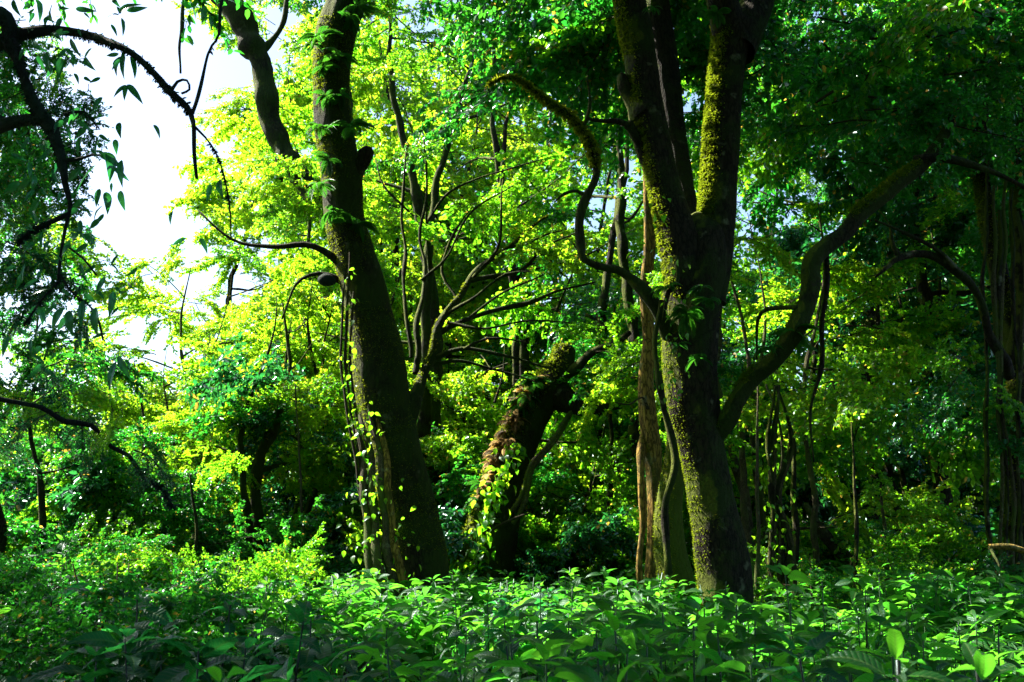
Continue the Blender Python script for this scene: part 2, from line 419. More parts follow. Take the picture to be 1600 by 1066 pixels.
def bough(parent, pos, az, pitch=0., scale=1., kind='mid', roll=None, name='leafy_bough'):
    if in_gap(Vector(pos) + Vector((math.cos(az), math.sin(az), 0)) * .65 * scale, scale) and (R.random() < .96 or pos[1] < 10): return None
    o = D.objects.new(name, R.choice(BOUGH[kind])); COL.objects.link(o); o.parent = parent
    o.location = Vector(pos) - parent.location
    o.rotation_euler = Euler((R.uniform(-1.1, 1.1) if roll is None else roll, -pitch, az), 'XYZ')
    f = R.uniform(.85, 1.15) * scale
    o.scale = (f, f * R.uniform(.85, 1.15), f * R.uniform(.9, 1.3))
    NB[0] += 1
    return o

def limb_obj(name, parent, pts, mat, sides=14, step=.08, rough=.10, flute=.05, seed=0, moss=None, **props):
    """pts absolute world (x,y,z,r)"""
    g = Geo(); lp = parent.location
    rel = [(p[0] - lp[0], p[1] - lp[1], p[2] - lp[2], p[3]) for p in pts]
    add_tube(g, rel, 0, sides=sides, step=step, rough=rough, flute=flute, seed=seed)
    o = link(name, g.mesh(name, [mat]), parent, **props)
    return o

def moss_on(parent, pts, n, towards, thr=.2, ln=(.015, .04), hang=.3, sides=14, rough=.1, flute=.05, seed=0, name='moss', mat=None, patch=-.2, zr=None, wd=.5):
    """moss tufts over the side of a limb that faces 'towards'"""
    lp = np.array(parent.location)
    rel = [(p[0] - lp[0], p[1] - lp[1], p[2] - lp[2], p[3]) for p in pts]
    V, Q, N, cap = tube(rel, sides=sides, step=.08, rough=rough, flute=flute, seed=seed, close=False)
    r = np.random.default_rng(seed + 77)
    t = norm(np.array(towards, float))
    q = Q[r.integers(0, len(Q), n * 6)]
    w = r.dirichlet((1, 1, 1, 1), len(q))
    p = (V[q] * w[..., None]).sum(1); nn = norm((N[q] * w[..., None]).sum(1))
    ok = (nn @ t + r.normal(size=len(p)) * .12 > thr) & (wave_noise(p, 7, seed + 5) > patch)
    if zr: ok &= (p[:, 2] + lp[2] > zr[0]) & (p[:, 2] + lp[2] < zr[1])
    p = p[ok][:n]; nn = nn[ok][:n]
    k = len(p)
    if k == 0: return
    d = nn + r.normal(size=(k, 3)) * .5 + np.array([0, 0, -hang])
    L_ = r.uniform(*ln, k)
    g = Geo(); leaves(g, p - nn * .004, d, np.cross(nn, r.normal(size=(k, 3))), L_, L_ * wd, 0, r.random(k) * .9)
    link(name, g.mesh(name, [mat or MOSS], smooth=False), parent, kind='stuff')

def px_limb(lst):
    """(px,py,Y,width_px) -> (x,y,z,r)"""
    out = []
    for px, py, Y, wpx in lst:
        p = P(px, py, Y); s = (p - Vector((0, 0, EYE))).length
        out.append((p.x, p.y, p.z, wpx / 2 / F * s * .97))
    return out

def at_ground(pts, d=.25):
    """prolong a limb's first point down into the ground"""
    x, y, z, r = pts[0]
    x2, y2, z2, r2 = pts[1]
    k = (z + d) / max(.3, (z2 - z)); k = min(k, 1.2)
    return [(x - (x2 - x) * k * .5, y - (y2 - y) * k * .5, -d, r * 1.35), (x - (x2 - x) * k * .2, y, z * .45, r * 1.1)] + list(pts)

# ------------------------------------------------------------------ creeper leaf, fern frond, herb leaf meshes
def blade_leaf(name, mat, st, half, arch=.10, fold=.12, serr=.0, wav=.0, seed=0):
    """leaf along +X, unit length; st stations"""
    r = np.random.default_rng(seed)
    V, UV = [], []
    for k, t in enumerate(st):
        hw = half(t); z = arch * math.sin(t * 2.6) - arch * 1.6 * t * t
        e = 1 + (serr if k % 2 else -serr)
        for sgn, c in ((-1, 1), (-.5, .55), (0, 0), (.5, .55), (1, 1)):
            y = hw * sgn * (e if abs(sgn) == 1 else 1)
            V.append((t, y, z + fold * abs(y) * 1.2 * (1 - .35 * abs(sgn)) + wav * r.normal() * hw * (abs(sgn) == 1)))
            UV.append((t, .5 + sgn * .5 * (.15 + hw)))
    V = np.array(V); n = len(st)
    i = np.arange(n - 1)[:, None] * 5; j = np.arange(4)[None]
    Q = np.stack([i + j, i + 5 + j, i + 6 + j, i + 1 + j], -1).reshape(-1, 4)
    g = Geo(); g.add(V, Q, 0, r.random(), np.array(UV))
    return g.mesh(name, [mat])
def ovate(w, tip=1.4):
    return lambda t: max(.004, w * (math.sin(math.pi * min(1, t ** .72)) ** .85) * (1 - .25 * t) if t < .999 else .004)
ST = [0, .08, .2, .35, .5, .66, .8, .92, 1]
HERB = [blade_leaf('herb_leaf', PLANT, ST, ovate(.17 + .03 * (k % 3)), .08 + .03 * (k % 4), .25 + .1 * (k % 2), .05, .10, k) for k in range(7)]
HERBB = [blade_leaf('herb_leaf', PLANTB, ST, ovate(.24 + .02 * (k % 3)), .10 + .03 * (k % 3), .25, .05, .10, 20 + k) for k in range(4)]
CREEP = [blade_leaf('creeper_leaf', LM['bright'] if k % 2 else LM['mid'], [0, .15, .4, .7, 1], ovate(.36), .10, .2, 0, .1, 40 + k) for k in range(4)]
HANG = [blade_leaf('leaf', LM['blue'], ST, ovate(.15 + .025 * (k % 3)), .06 + .05 * (k % 3), .35, 0, .08, 60 + k) for k in range(4)]

def fern_mesh(seed, mat, n=11, L=.45):
    r = np.random.default_rng(seed); g = Geo()
    for k in range(n):
        a = r.uniform(0, 6.28); el = r.uniform(.1, 1.1); d = np.array([math.cos(a) * math.cos(el), math.sin(a) * math.cos(el), math.sin(el)])
        p = np.zeros(3); c = [p]; ln = L * r.uniform(.6, 1.2)
        for q in range(9):
            d = norm(d + np.array([0, 0, -.22])); p = p + d * ln / 9; c.append(p)
        c = np.array(c)
        add_tube(g, [(*x, .003) for x in c], 0, sides=3, step=.2)
        pos, dd = [], []
        for t in np.linspace(.6, 8.9, 26):
            i_ = int(t); q = c[i_] + (c[min(9, i_ + 1)] - c[i_]) * (t - i_); ax = c[min(9, i_ + 1)] - c[i_ if i_ < 9 else 8]
            s = norm(np.cross(ax, [0, 0, 1.]))
            for sg in (-1, 1): pos.append(q); dd.append(s * sg + norm(ax) * .35 + np.array([0, 0, -.15]))
        pos = np.array(pos); m = len(pos); tt = np.repeat(np.linspace(0, 1, m // 2), 2)
        ll = ln * .22 * np.sin(np.clip(tt * 2.4 + .5, 0, 3.05))
        leaves(g, pos, np.array(dd), np.tile([0, 0, 1.], (m, 1)) + r.normal(size=(m, 3)) * .15, ll, ll * .32, 0, np.full(m, r.random()))
    return g.mesh('fern', [mat])
FERNS = [fern_mesh(s, FERN) for s in range(3)]
DRYF = [fern_mesh(10 + s, DRY, 10, .38) for s in range(2)]
def fern(parent, pos, s=1., tilt=(0, 0), mesh=None, name='fern'):
    o = link(name, mesh or R.choice(FERNS), parent); o.location = Vector(pos) - parent.location
    o.rotation_euler = (tilt[0], tilt[1], R.uniform(0, 6.28)); o.scale = (s,) * 3
    return o

# ------------------------------------------------------------------ MAIN TREES
def main_left():
    b = P(650, 900, 9.0)
    t = thing('leaning_tree', (b.x, b.y, 0), 'thick dark S-curved mossy trunk leaning left, standing left of the picture centre', 'tree')
    tr = px_limb([(657, 905, 9, 90), (646, 830, 9, 84), (630, 760, 9, 80), (616, 700, 9, 80), (602, 640, 9, 84), (592, 570, 9, 84), (580, 500, 9, 72), (568, 450, 9, 66),
                  (553, 400, 9, 62), (538, 340, 9, 60), (534, 280, 9, 62), (524, 215, 9, 60), (518, 140, 9, 57), (524, 60, 9, 62), (548, -20, 9, 56), (570, -140, 9.1, 44), (560, -330, 9.3, 28)])
    tr = at_ground(tr)
    limb_obj('trunk', t, tr, BARKM, 40, .05, .085, .07, 3)
    moss_on(t, tr, 22000, (-.7, -.3, .5), -.05, (.008, .022), seed=3, sides=40, rough=.085, flute=.07, patch=-.3)
    moss_on(t, tr, 12000, (0.2, -1, .2), .1, (.008, .018), seed=3, sides=40, rough=.085, flute=.07, patch=.25, name='moss')
    # stump of a broken branch on the right side
    limb_obj('broken_stub', t, px_limb([(545, 300, 9, 46), (562, 270, 8.98, 34), (572, 250, 8.95, 24), (577, 240, 8.95, 15)]), BARK, 12, .03, .15, .05, 9)
    # the two low limbs that rise to the right
    l1 = px_limb([(632, 660, 9, 40), (655, 610, 9.1, 26), (672, 560, 9.3, 19), (690, 500, 9.5, 14), (735, 440, 9.7, 10), (790, 385, 9.9, 7), (860, 340, 10.1, 3)])
    limb_obj('branch', t, l1, BARKM, 12, .07, .14, .05, 21)
    moss_on(t, l1, 1500, (-.6, 0, .8), .2, (.01, .03), seed=21, sides=12, rough=.14)
    subs = [[(684, 520, 9.45, 12), (730, 500, 9.4, 9), (800, 478, 9.4, 7), (870, 455, 9.5, 5), (930, 440, 9.6, 3)],
            [(670, 565, 9.3, 10), (720, 545, 9.2, 7), (790, 556, 9.2, 5), (860, 575, 9.3, 3)],
            [(668, 575, 9.3, 9), (720, 565, 9.4, 6), (780, 580, 9.5, 4), (840, 600, 9.6, 2)],
            [(735, 440, 9.7, 8), (800, 425, 9.7, 6), (850, 390, 9.8, 4), (905, 360, 9.9, 2)],
            [(740, 436, 9.7, 6), (775, 395, 9.6, 5), (778, 340, 9.6, 4), (785, 280, 9.7, 2)],
            [(700, 490, 9.5, 6), (735, 470, 9.3, 5), (790, 430, 9.2, 4), (830, 425, 9.2, 2)],
            [(790, 385, 9.9, 6), (830, 378, 10, 4), (880, 362, 10.2, 2)],
            [(650, 590, 9.2, 11), (648, 520, 9.35, 9), (660, 470, 9.5, 7), (665, 420, 9.7, 6), (655, 360, 9.8, 5), (668, 290, 9.9, 4), (664, 220, 10, 3)],
            [(640, 560, 9.2, 9), (632, 480, 9.3, 7), (636, 400, 9.5, 6), (628, 320, 9.6, 5), (634, 240, 9.7, 3)],
            [(660, 440, 9.6, 5), (700, 400, 9.6, 4), (738, 330, 9.7, 3), (800, 290, 9.8, 2)],
            [(665, 350, 9.8, 4), (700, 300, 9.8, 4), (760, 275, 9.9, 3), (850, 250, 10, 2)],
            [(712, 470, 9.6, 6), (690, 430, 9.7, 5), (700, 380, 9.8, 4), (740, 320, 9.9, 2)],
            [(700, 505, 9.4, 6), (760, 515, 9.3, 4), (830, 500, 9.3, 3), (890, 505, 9.4, 2)],
            [(730, 500, 9.4, 5), (790, 455, 9.3, 4), (850, 430, 9.3, 2)],
            [(640, 330, 9.6, 4), (600, 290, 9.6, 3), (585, 250, 9.7, 2)],
            [(720, 548, 9.2, 5), (760, 530, 9.1, 4), (820, 535, 9.1, 2)]]
    for k, s in enumerate(subs):
        limb_obj('branch', t, px_limb(s), BARKM, 8, .1, .12, .03, 30 + k)
    for k in range(34):
        s = R.choice(subs); q = s[R.randint(1, len(s) - 1)]
        p = P(q[0] + R.uniform(-15, 15), q[1] + R.uniform(-15, 15), q[2] + R.uniform(0, .5))
        bough(t, p, R.uniform(-.9, .9), R.uniform(-.2, .4), R.uniform(.28, .5), R.choice(['bright', 'mid']))
    # left reaching branch and thin lianas
    limb_obj('branch', t, px_limb([(545, 430, 9, 16), (520, 400, 8.9, 11), (480, 382, 8.8, 9), (420, 385, 8.8, 7), (360, 370, 8.8, 5), (310, 330, 8.9, 3)]), BARK, 8, .08, .12, .03, 50)
    limb_obj('branch', t, px_limb([(540, 445, 9, 10), (500, 428, 8.9, 7), (460, 445, 8.8, 5), (440, 500, 8.8, 3)]), BARK, 8, .08, .12, .03, 51)
    p = P(512, 440, 8.8)
    nest = limb_obj('burl', t, [(p.x - .08, p.y, p.z + .01, .01), (p.x - .05, p.y, p.z, .055), (p.x, p.y, p.z, .07), (p.x + .06, p.y, p.z - .01, .045), (p.x + .08, p.y, p.z, .01)], BARKB, 10, .02, .18, .05, 52)
    for k, (x0, x1) in enumerate(((545, 553), (538, 548), (552, 560))):
        limb_obj('hanging_vine', t, px_limb([(x0, 395 + 30 * k, 8.75, 3.5), (x0 - 3, 520, 8.72, 4), (x0 + 2, 620, 8.7, 4), (x1 + 8, 730, 8.65, 4), (x1 + 26, 830, 8.6, 4), (x1 + 34, 920, 8.6, 3)]), TWIG, 6, .08, .15, 0, 60 + k)
    # buttress-like woody vine stems down the left foot
    for k, (a, b_, c_) in enumerate(((574, 600, 618), (588, 610, 630), (566, 584, 598), (558, 572, 584))):
        limb_obj('woody_vine', t, px_limb([(a, 600 + k * 25, 8.85, 6), (b_ - 12, 690, 8.7, 10), (b_, 790, 8.6, 12), (c_, 930, 8.5, 15)]), BARKT if k != 1 else BARKR, 8, .06, .14, .05, 70 + k)
    # creeper leaves over the left foot
    for k in range(270):
        q = R.random() ** .8; y = 620 + 300 * q; x = 560 + (y - 620) * .12 + R.gauss(0, 8 + 20 * q) + (0 if k % 4 else R.uniform(0, 30))
        if k % 9 == 0: y = R.uniform(420, 640); x = 548 + R.gauss(0, 6)
        o = link('creeper_leaf', R.choice(CREEP), t); o.location = P(x, y, R.uniform(8.35, 8.7)) - t.location
        o.rotation_euler = (R.uniform(-1, 1), R.uniform(.2, 1.5), R.uniform(0, 6.28)); s = R.uniform(.035, .08); o.scale = (s,) * 3
    # ferns perched high on the trunk
    for x, y in ((500, 60), (545, 30), (505, 105), (490, 70), (500, 200), (512, 250), (500, 290), (520, 330), (530, 90), (535, 150), (548, 200), (556, 350), (510, 150), (560, 10)):
        fern(t, P(x, y, 8.72), R.uniform(.35, .6), (R.uniform(0, .7), R.uniform(-.5, 0)))
    # crown above the frame and the upper limbs
    limb_obj('branch', t, px_limb([(545, 30, 9, 40), (575, -90, 9.0, 28), (610, -230, 9.3, 20), (640, -400, 9.6, 10)]), BARKM, 10, .1, .1, .03, 80)
    limb_obj('branch', t, px_limb([(548, -40, 9, 36), (520, -160, 8.6, 26), (440, -300, 8.0, 14)]), BARKM, 10, .1, .1, .03, 81)
    for k in range(8):
        a = R.uniform(1.5, 4.2); r_ = R.uniform(.5, 2.5)
        bough(t, (b.x - .9 + math.cos(a) * r_, 9.2 + math.sin(a) * r_, R.uniform(9.0, 11.2)), a, R.uniform(-.3, .3), 1.15, 'mid')
    # leafy sprays hanging round the trunk's upper part
    for x, y, Y, az, k, s in ((590, 60, 9.2, -.4, 'bright', .5), (600, 130, 9.3, -.3, 'bright', .55), (560, 170, 9.0, -1.2, 'bright', .3), (470, 150, 9.1, 2.6, 'mid', .45), (480, 220, 8.9, 2.8, 'bright', .42), (470, 290, 9, 2.6, 'mid', .5), (505, 120, 8.9, 2.9, 'mid', .4), (620, 10, 9.3, 0, 'bright', .6)):
        bough(t, P(x, y, Y), az, -.3, s, k)
    return t

def main_right():
    b = P(1120, 905, 8.2)
    t = thing('forked_tree', (b.x, b.y, 0), 'massive dark trunk right of the centre that forks into two limbs above the middle', 'tree')
    tr = px_limb([(1130, 910, 8.2, 80), (1122, 850, 8.2, 76), (1108, 770, 8.2, 71), (1096, 700, 8.2, 72), (1084, 630, 8.2, 84), (1079, 550, 8.2, 88), (1082, 480, 8.2, 95), (1088, 420, 8.2, 100), (1096, 375, 8.2, 84), (1098, 342, 8.25, 46)])
    tr = at_ground(tr)
    limb_obj('trunk', t, tr, BARK, 44, .05, .085, .07, 5)
    L1 = px_limb([(1078, 470, 8.15, 66), (1064, 400, 8.1, 60), (1046, 320, 8.1, 54), (1026, 240, 8.1, 52), (1008, 150, 8.1, 52), (998, 70, 8.1, 50), (984, 0, 8.1, 50), (965, -120, 8.1, 46), (950, -300, 8.2, 26)])
    R1 = px_limb([(1098, 470, 8.2, 66), (1112, 400, 8.2, 60), (1120, 330, 8.2, 57), (1126, 250, 8.2, 54), (1131, 170, 8.2, 54), (1139, 90, 8.2, 60), (1148, 40, 8.2, 66)])
    limb_obj('limb', t, L1, BARK, 32, .05, .10, .07, 6)
    limb_obj('limb', t, R1, BARK, 32, .05, .09, .06, 7)
    limb_obj('limb', t, px_limb([(1148, 70, 8.2, 60), (1130, 10, 8.1, 46), (1120, -90, 8, 38), (1140, -280, 7.8, 22)]), BARK, 20, .06, .09, .06, 8)
    limb_obj('limb', t, px_limb([(1150, 80, 8.2, 60), (1182, 10, 8.3, 44), (1215, -80, 8.4, 36), (1270, -260, 8.6, 20)]), BARK, 20, .06, .09, .06, 9)
    # darker limb close behind the left one
    limb_obj('limb', t, px_limb([(1085, 420, 8.5, 50), (1062, 300, 8.9, 46), (1046, 180, 9.15, 47), (1034, 80, 9.3, 47), (1022, -20, 9.3, 42), (1010, -200, 9.4, 30)]), BARK, 20, .06, .09, .06, 10)
    limb_obj('broken_stub', t, px_limb([(1008, 190, 8.1, 50), (992, 160, 8.1, 34), (978, 130, 8.05, 20), (974, 115, 8.05, 10)]), BARK, 12, .03, .16, .05, 11)
    moss_on(t, L1, 14000, (-.95, -.1, .35), .52, (.010, .034), seed=6, sides=32, rough=.10, flute=.07, patch=-.7, zr=(3.5, 9))
    moss_on(t, R1, 14000, (-.95, -.1, .3), .48, (.010, .036), seed=7, sides=32, rough=.09, flute=.06, patch=-.8, zr=(4.2, 9))
    moss_on(t, tr, 9000, (-1, -.05, .2), .62, (.008, .024), seed=5, sides=44, rough=.085, flute=.07, patch=-.3)
    moss_on(t, tr, 6000, (.6, -1, .2), .2, (.007, .016), seed=5, sides=44, rough=.085, flute=.07, patch=.6)
    # the heavy branch to the right
    B = px_limb([(1105, 692, 8.2, 36), (1134, 658, 8.1, 33), (1150, 628, 8.05, 28), (1176, 590, 8.0, 30), (1208, 564, 7.9, 28), (1240, 520, 7.8, 30), (1256, 488, 7.8, 27), (1266, 450, 7.8, 27), (1268, 412, 7.8, 26), (1292, 385, 7.8, 25), (1318, 366, 7.8, 24), (1345, 334, 7.8, 25), (1372, 312, 7.8, 26), (1402, 286, 7.8, 25), (1440, 258, 7.8, 19), (1468, 222, 7.8, 14), (1492, 178, 7.85, 9), (1500, 130, 7.95, 4)])
    limb_obj('heavy_branch', t, B, BARKM, 24, .04, .17, .08, 12)
    moss_on(t, B, 5000, (-.7, 0, .7), .3, (.012, .035), seed=12, sides=24, rough=.17, flute=.08, patch=-.2)
    limb_obj('branch', t, px_limb([(1440, 255, 7.8, 16), (1480, 250, 7.7, 12), (1530, 262, 7.7, 9), (1610, 300, 7.7, 6)]), BARK, 8, .08, .12, .03, 13)
    limb_obj('branch', t, px_limb([(1288, 392, 7.85, 9), (1291, 440, 7.9, 8), (1281, 500, 7.95, 8), (1286, 570, 8, 7), (1270, 640, 8, 5), (1274, 720, 8, 3)]), BARK, 10, .08, .16, .03, 14)
    limb_obj('branch', t, px_limb([(1262, 480, 7.8, 12), (1235, 478, 7.8, 8), (1200, 480, 7.9, 7), (1185, 500, 8, 5), (1182, 560, 8, 3)]), BARK, 8, .08, .16, .03, 15)
    # the bare mossy branch that snakes to the left
    S = px_limb([(1050, 520, 8.1, 24), (1022, 486, 8.0, 20), (996, 448, 7.95, 16), (972, 424, 7.9, 14), (948, 420, 7.9, 12), (925, 412, 7.85, 12), (908, 400, 7.85, 13), (908, 360, 7.85, 15), (922, 310, 7.85, 14), (931, 270, 7.85, 13), (926, 230, 7.85, 13), (912, 205, 7.85, 13), (886, 184, 7.85, 12), (862, 172, 7.85, 11), (845, 155, 7.85, 10), (826, 135, 7.85, 9), (803, 122, 7.85, 7), (780, 122, 7.8, 5), (762, 134, 7.8, 3)])
    limb_obj('snaking_branch', t, S, BARKM, 14, .03, .22, .06, 16)
    moss_on(t, S, 3600, (-.5, -.3, .7), -.3, (.012, .05), hang=.9, seed=16, sides=14, rough=.22, flute=.06, patch=-.8, zr=(5.0, 9))
    limb_obj('branch', t, px_limb([(910, 200, 7.85, 7), (918, 178, 7.85, 5), (922, 150, 7.85, 4), (918, 118, 7.85, 3)]), BARKM, 6, .05, .15, 0, 17)
    limb_obj('branch', t, px_limb([(922, 312, 7.85, 8), (905, 298, 7.85, 6), (885, 302, 7.85, 5), (868, 316, 7.85, 2)]), BARKM, 6, .05, .15, 0, 18)
    limb_obj('branch', t, px_limb([(915, 182, 7.85, 7), (950, 190, 7.9, 8), (980, 200, 8.0, 9), (1004, 232, 8.05, 13)]), BARK, 8, .06, .12, 0, 19)
    limb_obj('branch', t, px_limb([(1015, 262, 8.1, 22), (1000, 225, 8.05, 14), (988, 198, 8.0, 10)]), BARK, 8, .06, .12, 0, 20)
    # vines hugging the trunk
    for k, ln in enumerate(([(1030, 470, 7.85, 9), (1026, 560, 7.8, 10), (1035, 640, 7.8, 11), (1050, 720, 7.85, 10), (1040, 800, 7.9, 9), (1044, 900, 7.9, 9)],
                            [(1060, 400, 7.85, 7), (1055, 440, 7.8, 7), (1040, 455, 7.8, 7), (1036, 500, 7.8, 5)],
                            )):
        limb_obj('woody_vine', t, px_limb(ln), BARK if k % 2 else BARKM, 8, .05, .24, .05, 90 + k)
    for k in range(60):
        y = R.uniform(300, 640)
        x = (1046 if y > 400 else 1020) + R.gauss(0, 16); 
        o = link('creeper_leaf', CREEP[k % 4], t); o.location = P(x, y, R.uniform(7.6, 7.75)) - t.location
        o.rotation_euler = (R.uniform(-1, 1), R.uniform(.2, 1.5), R.uniform(0, 6.28)); s = R.uniform(.035, .07); o.scale = (s,) * 3
    for x, y in ((1075, 490), (1095, 450), (1060, 540), (1110, 470), (1090, 15), (1120, 20), (1020, 12), (1040, 450), (1200, 545), (1240, 520), (1090, 560)):
        fern(t, P(x, y, 7.75), R.uniform(.22, .5), (R.uniform(0, .7), 0))
    # canopy of this tree: dark boughs from the limbs above and beyond the frame
    c = np.array([2.6, 8.0, 9.2])
    lims = []
    for k in range(9):
        a = k * .7 + R.uniform(-.2, .2); r_ = R.uniform(2.6, 4.6)
        p0 = (2.1 + .2 * math.cos(a), 8.2, R.uniform(7.2, 9.5)); p1 = (2.3 + r_ * .5 * math.cos(a), 8.2 + r_ * .5 * math.sin(a), p0[2] + .7); p2 = (2.6 + r_ * math.cos(a), 8.2 + r_ * math.sin(a), p0[2] + R.uniform(-.2, .8))
        lims.append((p0, p1, p2, a))
        limb_obj('branch', t, [(*p0, .09), (*p1, .06), (*p2, .02)], BARK, 8, .15, .1, .03, 120 + k)
    for k in range(108):
        a = R.uniform(0, 6.28); r_ = R.uniform(.4, 5.0)
        x, y = 2.8 + math.cos(a) * r_, 8.0 + math.sin(a) * r_
        if x < -.6: continue
        bough(t, (x, y, R.uniform(7.9, 10.8)), a + R.uniform(-.6, .6), R.uniform(-.5, .2), 1.2, 'dark')
    return t, B

TL = main_left()
TR, BR = main_right()

# dark hanging foliage at the upper right hung on the heavy branch and its neighbours
def fill(t, n, xr, yr, Yr, kinds, sc=(.8, 1.1), az=None, pitch=(-.5, .3)):
    for k in range(n):
        x = R.uniform(*xr); y = R.uniform(*yr)
        bough(t, P(x, y, R.uniform(*Yr)), R.uniform(0, 6.28) if az is None else R.uniform(*az), R.uniform(*pitch), R.uniform(*sc), R.choice(kinds))
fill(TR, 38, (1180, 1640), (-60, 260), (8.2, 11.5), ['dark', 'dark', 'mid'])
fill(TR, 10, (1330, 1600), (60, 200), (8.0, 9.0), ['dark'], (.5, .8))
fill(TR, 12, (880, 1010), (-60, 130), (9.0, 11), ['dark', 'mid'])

# reddish and mossy companion stems
def companion():
    b = P(1010, 905, 9.6)
    t = thing('reddish_tree', (b.x, b.y, 0), 'slim orange-brown twin trunk close behind the left side of the massive forked trunk', 'tree')
    A = px_limb([(1016, 915, 9.6, 21), (1019, 850, 9.6, 19), (1021, 790, 9.6, 21), (1021, 745, 9.6, 25), (1017, 695, 9.6, 28), (1011, 640, 9.6, 25), (1008, 590, 9.6, 22), (1013, 530, 9.6, 20), (1008, 460, 9.6, 20), (1014, 390, 9.6, 19), (1013, 300, 9.6, 17), (1009, 200, 9.7, 18), (1000, 60, 9.8, 16), (990, -120, 9.9, 12)])
    limb_obj('trunk', t, at_ground(A), BARKR, 22, .05, .13, .14, 40)
    limb_obj('second_stem', t, at_ground(px_limb([(1001, 905, 9.45, 12), (999, 830, 9.45, 12), (1003, 760, 9.45, 12), (1004, 715, 9.5, 11), (1011, 670, 9.6, 8)])), BARKR, 14, .06, .12, .08, 41)
    limb_obj('thin_branch', t, px_limb([(1014, 640, 9.3, 5), (1005, 622, 9.2, 4), (985, 632, 9.1, 3), (962, 628, 9.0, 2)]), TWIG, 6, .04, .1, 0, 42)
    for k in range(10):
        bough(t, P(R.uniform(950, 1080), R.uniform(-220, -60), R.uniform(9.2, 10.5)), R.uniform(0, 6.28), -.2, 1.1, 'mid')
    b = P(1052, 905, 8.9)
    u = thing('mossy_sapling', (b.x, b.y, 0), 'short curved moss-green trunk squeezed between the orange-brown trunk and the massive forked trunk', 'tree')
    M = px_limb([(1056, 915, 8.9, 52), (1046, 860, 8.9, 48), (1044, 800, 8.9, 44), (1052, 740, 8.9, 36), (1058, 690, 8.8, 30), (1060, 640, 8.7, 26), (1062, 560, 8.6, 20), (1066, 450, 8.6, 16)])
    M = at_ground(M)
    limb_obj('trunk', u, M, BARKG, 22, .05, .1, .06, 43)
    moss_on(u, M, 4000, (-1, -.3, .3), .1, (.01, .03), seed=43, sides=22, patch=-1)
    for k in range(2): bough(u, P(1066, 440, 8.7), k * 2, .2, .3, 'mid')
companion()

# leaning mossy tree in the middle distance
def leaning():
    b = P(760, 890, 12.5)
    t = thing('leaning_mossy_stump', (b.x, b.y, 0), 'stout trunk overgrown with brown dry ferns and creeper, leaning right between the two big trees', 'tree')
    A = px_limb([(758, 900, 12.5, 84), (768, 840, 12.5, 74), (778, 780, 12.5, 72), (795, 720, 12.5, 66), (818, 665, 12.5, 62), (848, 615, 12.5, 54), (872, 580, 12.6, 44), (885, 545, 12.7, 30)])
    A = at_ground(A)
    limb_obj('trunk', t, A, BARKM, 32, .07, .12, .08, 45)
    moss_on(t, A, 6000, (-.8, -.2, .6), .1, (.02, .06), seed=45, sides=32, rough=.12, flute=.08, patch=-.8)
    limb_obj('branch', t, px_limb([(855, 610, 12.5, 40), (890, 632, 12.4, 32), (930, 638, 12.3, 26), (968, 628, 12.3, 18), (1010, 600, 12.4, 10)]), BARK, 14, .08, .14, .04, 46)
    limb_obj('branch', t, px_limb([(872, 590, 12.5, 24), (920, 560, 12.4, 16), (980, 520, 12.3, 8)]), BARK, 10, .08, .14, .04, 47)
    # two pale mossy poles propped against it
    for k in range(2):
        pl = px_limb([(795 + 6 * k, 800 + 20 * k, 12.0, 7), (820 + 6 * k, 755, 12.0, 8), (850 + 5 * k, 705, 12.0, 8), (893 - 3 * k, 645 + 6 * k, 12.2, 6)])
        limb_obj('leaning_pole', t, pl, BARKT, 8, .05, .16, 0, 48 + k)
        moss_on(t, pl, 500, (-.4, -.3, .6), 0, (.01, .03), seed=48 + k, sides=8, patch=-1)
    limb_obj('dead_twig', t, px_limb([(770, 830, 11.9, 6), (790, 815, 11.8, 5), (810, 805, 11.7, 4), (832, 800, 11.7, 2)]), TWIG, 6, .05, .1, 0, 53)
    for k in range(44):
        q = R.random(); x = 764 + 90 * q ** 1.1 + R.uniform(-22, 0); y = 800 - 215 * q
        fern(t, P(x - 8, y, 12.1 + R.uniform(0, .2)), R.uniform(.35, .6), (R.uniform(-.2, .6), R.uniform(-.6, 0)), R.choice(DRYF) if 640 < y < 760 or R.random() < .5 else None)
    for k in range(210):
        q = R.random(); y = 890 - 200 * q; x = 738 + 70 * q ** 1.4 + R.gauss(0, 11)
        o = link('creeper_leaf', CREEP[k % 4], t); o.location = P(x, y, R.uniform(11.8, 12.1)) - t.location
        o.rotation_euler = (R.uniform(-1, 1), R.uniform(.2, 1.5), R.uniform(0, 6.28)); s = R.uniform(.07, .14); o.scale = (s,) * 3
    for k in range(14):
        bough(t, P(R.uniform(830, 1000), R.uniform(540, 640), 12.6 + R.uniform(-.4, .6)), R.uniform(-1, 1), -.1, .6, R.choice(['mid', 'dark']))
leaning()

